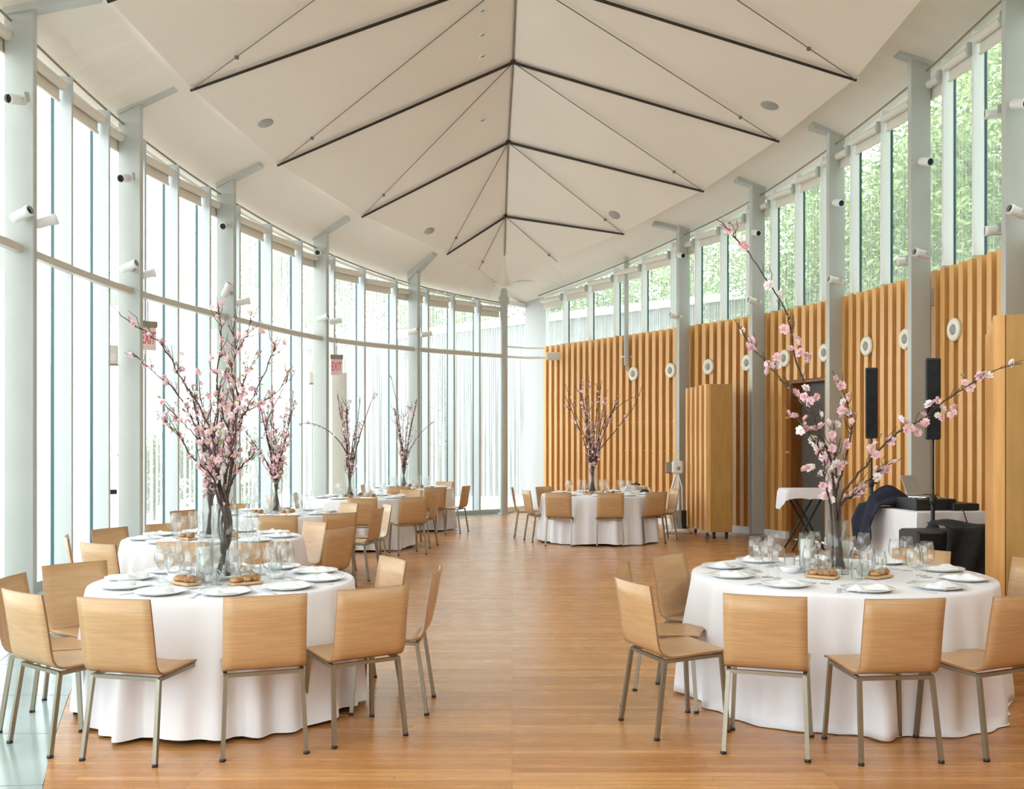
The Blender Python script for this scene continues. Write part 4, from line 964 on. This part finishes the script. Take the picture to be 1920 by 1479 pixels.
gear('amplifier', .50, .76, zt, (.30, .22, .14), 0, M['black'], 'taller black audio unit behind the mixer on the square table', 'amplifier')
# laptop
o = empty('laptop', tp(.33, .42, zt + .1225), .14 + .5); tag(o, 'grey laptop with raised screen standing on the black mixer', 'laptop')
mb = MB(); mb.cbox((0, 0, .012), (.3, .21, .018), .004); mb.build('keyboard_base', M['silver'], o)
mb = MB(); mb.cbox((0, .15, .13), (.3, .010, .23), .003, Matrix.Rotation(-.35, 3, 'X')); mb.build('screen', M['label'], o)
# navy garment heap hanging over the table's left end
mb = MB(); nx, ny = 26, 30; P = []; rgn = random.Random(3)
for i in range(nx + 1):
    for j in range(ny + 1):
        u, v = i / nx, j / ny      # v across: from table centre out and down the left side
        y_ = .58 + u * .44; s_ = v * 1.05
        bump_ = .15 * math.exp(-((u - .5) / .4) ** 2) * math.exp(-((s_ - .28) / .2) ** 2) + .02 * math.sin(u * 11 + v * 4) + .012 * math.sin(u * 23)
        if s_ < .5: xx = .42 - s_; z = .012 + .07 * math.sin(PI * u) + bump_
        else:
            q = s_ - .5; xx = -.08 - .12 * min(1, q * 3) - .02 * math.sin(u * 14 + q * 5); z = .012 + .04 - q * (.55 + .5 * abs(math.sin(u * 3.1)))
        z = max(z, .008 if s_ < .5 else -.8)
        P.append(tp(xx, y_, TH + z))
F = [(i * (ny + 1) + j, i * (ny + 1) + j + 1, (i + 1) * (ny + 1) + j + 1, (i + 1) * (ny + 1) + j) for i in range(nx) for j in range(ny)]
mb.add(P, F, True); o = mb.build('coat', M['navy']); tag(o, 'dark navy coat heaped over the left corner of the white square table', 'coat')
sm = o.modifiers.new('thickness', 'SOLIDIFY'); sm.thickness = .012; sm.offset = 1
# column speakers on stands
def speaker(px, Y, zb, zt_, label, label2, hub):
    x = (px - 960) * Y / 1850
    s_ = empty('speaker_stand', (x, Y, 0)); tag(s_, label2, 'speaker stand')
    mb = MB(); mb.tube([(0, 0, .12), (0, 0, hub + .1)], .02, 8); mb.tube([(0, 0, hub + .1), (0, 0, zb)], .013, 8); mb.build('pole', M['black'], s_)
    mb = MB(); mb.lathe([(.02, hub + .05), (.032, hub + .07), (.032, hub + .14), (.02, hub + .15)], 10); mb.tube([(.03, 0, hub + .1), (.07, 0, hub + .1)], .01, 6); mb.build('clamp', M['black'], s_)
    mb = MB(); mb.lathe([(.02, .1), (.036, .12), (.036, .2), (.02, .22)], 10); mb.build('collar', M['black'], s_)
    for k in range(3):
        a = .6 + k * 2 * PI / 3; mb = MB(); mb.tube([(.02 * math.cos(a), .02 * math.sin(a), hub - .25), (.34 * math.cos(a), .34 * math.sin(a), .012)], .012, 6); mb.build('leg', M['black'], s_)
        mb = MB(); mb.tube([(.02 * math.cos(a), .02 * math.sin(a), .18), (.20 * math.cos(a), .20 * math.sin(a), .25)], .008, 5); mb.build('brace', M['black'], s_)
    c = empty('column_speaker', (x, Y, zb), -.35); tag(c, label, 'speaker')
    mb = MB(); mb.cbox((0, 0, (zt_ - zb) / 2), (.14, .16, zt_ - zb), .01); mb.build('cabinet', M['black'], c)
    mb = MB(); mb.cbox((0, -.083, (zt_ - zb) / 2), (.12, .008, zt_ - zb - .04), .003); mb.build('grille', M['blackcloth'], c)
speaker(1749, 10.0, W(0, 824, 10.0).z, W(0, 672, 10.0).z, 'nearer tall black column speaker on a pole', 'black tripod stand carrying the nearer speaker', .9)
speaker(1634, 11.75, W(0, 822, 11.75).z, W(0, 690, 11.75).z, 'farther tall black column speaker on a pole', 'black tripod stand carrying the farther speaker', 1.0)
# tripod skirt
mb = MB(); mb.lathe([(.02, .80), (.03, .78), (.10, .66), (.19, .52), (.22, .40)], 12, (W(1755, 0, 10)[0] - .03, 10.0, 0)); o = mb.build('stand_cover', M['blackcloth']); tag(o, 'black cloth cone wrapped round the nearer speaker stand', 'cover')
# equipment case and draped cloth
mb = MB(); mb.cbox((0, 0, .37), (.80, .42, .74), .02); o = mb.build('equipment_case', M['black'], None, (4.22, 9.55, 0), .05); tag(o, 'large black equipment case on the floor before the white square table', 'case')
for k in (-1, 1):
    mb = MB(); mb.cbox((k * .28, -.215, .60), (.05, .02, .07), .006); mb.build('latch', M['grey'], o)
mb = MB(); mb.cbox((-.31, -.214, .58), (.05, .016, .10), .005); mb.build('cover_plate', M['grey'], o)
mb = MB(); P = []; nx, ny = 20, 22
for i in range(nx + 1):
    for j in range(ny + 1):
        u, v = i / nx, j / ny; x = 4.06 + u * .60; s_ = v * 1.15
        if s_ < .35: y = 9.66 - s_; z = .77 + .035 * math.sin(u * 5) * math.cos(s_ * 9) + .03
        else: q = s_ - .35; y = 9.31 - .06 * min(1, q * 3) - .05 * q - .03 * math.sin(u * 15 + q * 4); z = .79 - q * .96
        P.append((x + .04 * math.sin(v * 6), y, max(z, .02)))
F = [(i * (ny + 1) + j, i * (ny + 1) + j + 1, (i + 1) * (ny + 1) + j + 1, (i + 1) * (ny + 1) + j) for i in range(nx) for j in range(ny)]
mb.add(P, F, True); o = mb.build('dust_cover', M['blackcloth']); tag(o, 'crumpled black cover hanging over the black equipment case', 'cover')
sm = o.modifiers.new('thickness', 'SOLIDIFY'); sm.thickness = .01
# cable
mb = MB(); pts = smooth_path([tp(.55, .1, zt + .02), tp(.5, -.03, zt + .0), tp(.52, -.07, .75), tp(.62, -.07, .70), (4.7, 9.9, .66), (4.75, 9.75, .2), (4.7, 9.8, .02)]); mb.tube(pts, .006, 5); o = mb.build('power_cord', M['black']); tag(o, 'thin black cord hanging down the front of the white square table', 'cord')

# tray stand with white cloth
x, y = 4.30, 14.5
o = empty('tray_stand', (x, y, 0)); tag(o, 'black folding tray stand with crossed legs before the dark doorway', 'tray stand')
for sy in (-.2, .2):
    for sx in (-1, 1):
        mb = MB(); mb.tube([(sx * -.24, sy * (1 if sx > 0 else .85), 0.015), (sx * .24, sy * (1 if sx > 0 else .85), .86)], .016, 6, False); mb.build('leg', M['black'], o)
for sx in (-1, 1):
    mb = MB(); mb.tube([(sx * .24, -.22, .86), (sx * .24, .22, .86)], .014, 6); mb.build('top_bar', M['black'], o); mb = MB(); mb.tube([(sx * .14, -.2, .2), (sx * .14, .2, .2)], .01, 6); mb.build('stretcher', M['black'], o)
mb = MB(); mb.cbox((0, 0, .89), (.62, .48, .03), .01); o = mb.build('serving_tray', M['black'], None, (x, y, 0)); tag(o, 'black serving tray lying on the folding tray stand', 'tray')
mb = MB(); P = []; n = 48
for (k, z) in ((0, .912), (.8, .912), (1, .908), (1.06, .86), (1.12, .78)):
    for i in range(n):
        a = 2 * PI * i / n; cx = max(-.72, min(.72, math.cos(a))) / .72; cy = max(-.72, min(.72, math.sin(a))) / .72
        zz = z if z > .9 else z - (.10 * (1 + math.sin(a * 2 + 2.2)) if z < .8 else 0) * (.9 if cx < 0 else .2)
        P.append((x + cx * .32 * k + (.0 if z > .9 else .01 * math.sin(9 * a)), y + cy * .25 * k, zz))
mb.add(P, [(i * n + k, i * n + (k + 1) % n, (i + 1) * n + (k + 1) % n, (i + 1) * n + k)[::-1] for i in range(4) for k in range(n)], True)
o = mb.build('tray_cloth', M['cloth']); tag(o, 'white cloth hanging unevenly from the folding tray stand', 'cloth')

# white pedestal stand with brochures
x, y = W(1268, 880, 17.4)[:2]
o = empty('pedestal_stand', (x, y, 0)); tag(o, 'white pedestal stand with a round head beside the far column', 'stand')
mb = MB(); mb.cbox((0, 0, .02), (.42, .36, .04), .01); mb.build('base', M['trimwhite'], o)
mb = MB(); mb.tube([(-.10, 0, .04), (-.07, 0, .8), (.0, 0, 1.05)], .022, 8); mb.tube([(.12, 0, .04), (.1, 0, .8), (.03, 0, 1.05)], .012, 6); mb.build('pole', M['trimwhite'], o)
mb = MB(); mb.cbox((.02, 0, 1.15), (.2, .09, .24), .03); mb.build('head', M['trimwhite'], o)
mb = MB(); mb.lathe([(0, .012), (.03, .01), (.035, 0)], 14, (.03, -.05, 1.13), Matrix.Rotation(PI / 2, 3, 'X')); mb.build('dial', M['grey'], o)
mb = MB(); mb.cbox((-.13, .02, 1.14), (.12, .06, .2), .02); mb.build('handle', M['brown'], o)
for k, (dx, mm) in enumerate(((-.08, 'china'), (.02, 'label'), (.12, 'black'))):
    mb = MB(); mb.cbox((0, 0, .19), (.09, .05, .32), .004, Matrix.Rotation((-.25, -.18, 0)[k], 3, 'Y')); q = mb.build('brochure', M[mm], None, (x + dx, y - .08, .045)); tag(q, ('white brochure leaning on the foot of the white pedestal', 'grey brochure leaning on the foot of the white pedestal', 'black upright folder on the foot of the white pedestal')[k], 'brochure')
# white jacket over a chair at the far right table
x, y = W(1192, 900, 16.95)[:2]
chair(x, y, (-.3, -.95), c_ + 'hidden under a white jacket behind the far right table', 'maple chairs around the far right table', 'T')
mb = MB(); P = []; nx, ny = 18, 20
for i in range(nx + 1):
    for j in range(ny + 1):
        u, v = i / nx - .5, j / ny
        hw_ = .25 + .03 * math.sin(v * 5); s_ = v * 1.1 - .55
        yy = (-.02 if s_ < 0 else .03) * min(1, abs(s_) * 12) + (-.03 if s_ < 0 else .02) * min(1, abs(s_) * 4) + .014 * math.sin(u * 22)
        P.append((u * 2 * hw_, yy, .855 - abs(s_) * .9 - .05 * (2 * abs(u)) ** 3))
mb.add(P, [(i * (ny + 1) + j, (i + 1) * (ny + 1) + j, (i + 1) * (ny + 1) + j + 1, i * (ny + 1) + j + 1) for i in range(nx) for j in range(ny)], True)
o = mb.build('jacket', M['napkin'], None, (x, y, 0), .3); tag(o, 'white jacket hung over a chair behind the far right table', 'jacket')
sm = o.modifiers.new('thickness', 'SOLIDIFY'); sm.thickness = .01
mb = MB(); mb.tube([(-.08, 0, .86), (0, 0, .885), (.08, 0, .86)], .012, 6); mb.build('collar', M['black'], o)
mb = MB(); mb.lathe([(0, .07), (.05, .06), (.08, .03), (.075, 0), (0, 0)], 14); o = mb.build('cap', M['black'], None, W(1222, 915, 16.5) * 1.0); o.location.z = .7505; o.location.x = 2.18; o.location.y = 16.25; tag(o, 'small black cap on the right side of the far right table', 'cap')

# ------------------------------------------------------------------ outside
def foliage(name, n, sx, sy, sz, leaf, seed, m, clumps=26):
    rg = random.Random(seed); mb = MB(); cl_ = []
    for _ in range(clumps):
        while True:
            p = Vector((rg.uniform(-1, 1), rg.uniform(-1, 1), rg.uniform(-1, 1)))
            if p.length < 1: break
        cl_.append((Vector((p.x * sx, p.y * sy, p.z * sz)), rg.uniform(.25, .5) * min(sx, sz)))
    for k in range(n):
        c, r = rg.choice(cl_); d = Vector((rg.gauss(0, 1), rg.gauss(0, 1), rg.gauss(0, 1))); d = d.normalized() * r * rg.uniform(.5, 1.05)
        q = c + d; a = Vector((rg.uniform(-1, 1), rg.uniform(-1, 1), rg.uniform(-.6, .6))).normalized(); b_ = a.cross(Vector((rg.uniform(-1, 1), rg.uniform(-1, 1), rg.uniform(-1, 1)))).normalized(); l = leaf * rg.uniform(.6, 1.3)
        mb.add([q - a * l, q + b_ * l * .5, q + a * l, q - b_ * l * .5], [(0, 1, 2, 3)])
    return mb.mesh(name, m)
FM = [foliage('foliage', 22000, 2.8, 2.8, 4.2, .075, s_, M['foliage'], 60) for s_ in (1, 2)]
tm = MB(); tm.tube([(0, 0, -.15), (.1, 0, 2.5), (-.05, .1, 5), (.1, 0, 8.5)], [.2, .16, .12, .05], 8)
for k in range(6):
    a = k * 1.1; tm.tube([(0, 0, 3 + k * .7), (1.2 * math.cos(a), 1.2 * math.sin(a), 4.4 + k * .7)], [.07, .03], 5)
tm = tm.mesh('trunk', M['trunk'])
for k, (x, y, s_, z, lb) in enumerate(((9.5, 8, 1, 6.2, 'nearest one beyond the clerestory, at the right edge'), (10.6, 12.2, 1.05, 6.4, 'second one beyond the clerestory from the right edge'), (10.2, 16.6, .95, 6.3, 'behind the nearer speaker column, outside'),
                                (10.6, 21, 1.05, 6.5, 'above the dark doorway, outside'), (9.8, 25.5, 1, 6.6, 'above the freestanding partition, outside'), (9.2, 30, 1.05, 6.9, 'above the far slatted wall, outside'), (6.6, 36, 1.1, 7.8, 'right of the hanging post, behind the white building'),
                                (2.6, 40, 1.1, 8.0, 'left of the hanging post, behind the white building'), (-3.2, 40, 1.15, 8.2, 'above the white building beside the corner post'), (-8.5, 38, 1.1, 8.6, 'leftmost one behind the white building'), (14.5, 14, 1.3, 7.5, 'in the second row, at right'), (15.5, 20.5, 1.3, 7.5, 'in the second row, in the middle'), (14.5, 27, 1.3, 8, 'in the second row, far end'))):
    o = inst('tree', tm, None, (x, y, 0), (0, 0, k * 1.3), (s_, s_, 1)); tag(o, 'green leafy tree outside the windows, ' + lb, 'tree', 'trees outside the windows')
    inst('foliage', FM[k % 2], o, (0, 0, z), (0, 0, k), (1, 1, 1))
SHM = foliage('foliage', 1500, .8, .8, .8, .07, 9, M['shrubleaf'], 16)
for k, (x, y, lb) in enumerate(((-8.0, 22, 'left one, between the second and third column'), (-7.2, 22.8, 'middle one, behind the tallest blossoms'), (-5.9, 22.6, 'right one, between the third and fourth column'))):
    mb = MB(); mb.tube([(0, 0, -.15), (.05, 0, .8), (0, .05, 1.6)], [.05, .04, .02], 6); o = mb.build('shrub', M['trunk'], None, (x, y, 0)); tag(o, 'pale green shrub outside the glass wall, ' + lb, 'shrub', 'shrubs outside the glass wall'); inst('foliage', SHM, o, (0, 0, 1.2), (0, 0, k), (.8, .8, 1.3))
# slim young tree close to the far glass
mb = MB(); mb.tube([(0, 0, -.15), (.03, 0, 1.5), (-.02, 0, 4.2)], [.05, .04, .012], 6)
for k in range(26):
    a = k * 2.4; z = 1 + k * .12; l = .65 - k * .015; mb.tube([(0, 0, z), (l * math.cos(a), l * math.sin(a), z + .12)], [.014, .004], 4)
o = mb.build('sapling', M['trunk'], None, (-1.9, 26.5, 0)); tag(o, 'slim young tree with level twigs outside the far glass', 'sapling')
mb = MB()
for k in range(260):
    a = R.uniform(0, 6.28); t = R.random(); z = 1 + t * 3; l = (.65 - t * .35) * R.random(); p = Vector((l * math.cos(a), l * math.sin(a), z)); d = Vector((R.uniform(-1, 1), R.uniform(-1, 1), R.uniform(-.4, .4))).normalized() * .05; e = Vector((-d.y, d.x, .01)) * .5; mb.add([p - d, p + e, p + d, p - e], [(0, 1, 2, 3)])
tag(mb.build('foliage', M['shrubleaf'], o), kind='stuff')
# white building outside
bd = empty('white_building', (0, 32, 0)); tag(bd, 'low white rendered building outside beyond the far glass', 'building')
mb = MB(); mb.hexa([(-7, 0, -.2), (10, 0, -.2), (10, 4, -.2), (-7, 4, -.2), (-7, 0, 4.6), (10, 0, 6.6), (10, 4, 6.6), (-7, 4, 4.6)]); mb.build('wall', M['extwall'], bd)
mb = MB(); mb.hexa([(-7.1, -.12, 4.55), (10.1, -.12, 6.55), (10.1, 4.1, 6.55), (-7.1, 4.1, 4.55), (-7.1, -.12, 4.8), (10.1, -.12, 6.8), (10.1, 4.1, 6.8), (-7.1, 4.1, 4.8)]); mb.build('coping', M['trimwhite'], bd)
for k in range(16):
    mb = MB(); mb.box((-6.5 + k * 1.05, -.03, 2.2), (.04, .05, 4.3)); mb.build('panel_joint', M['column'], bd)
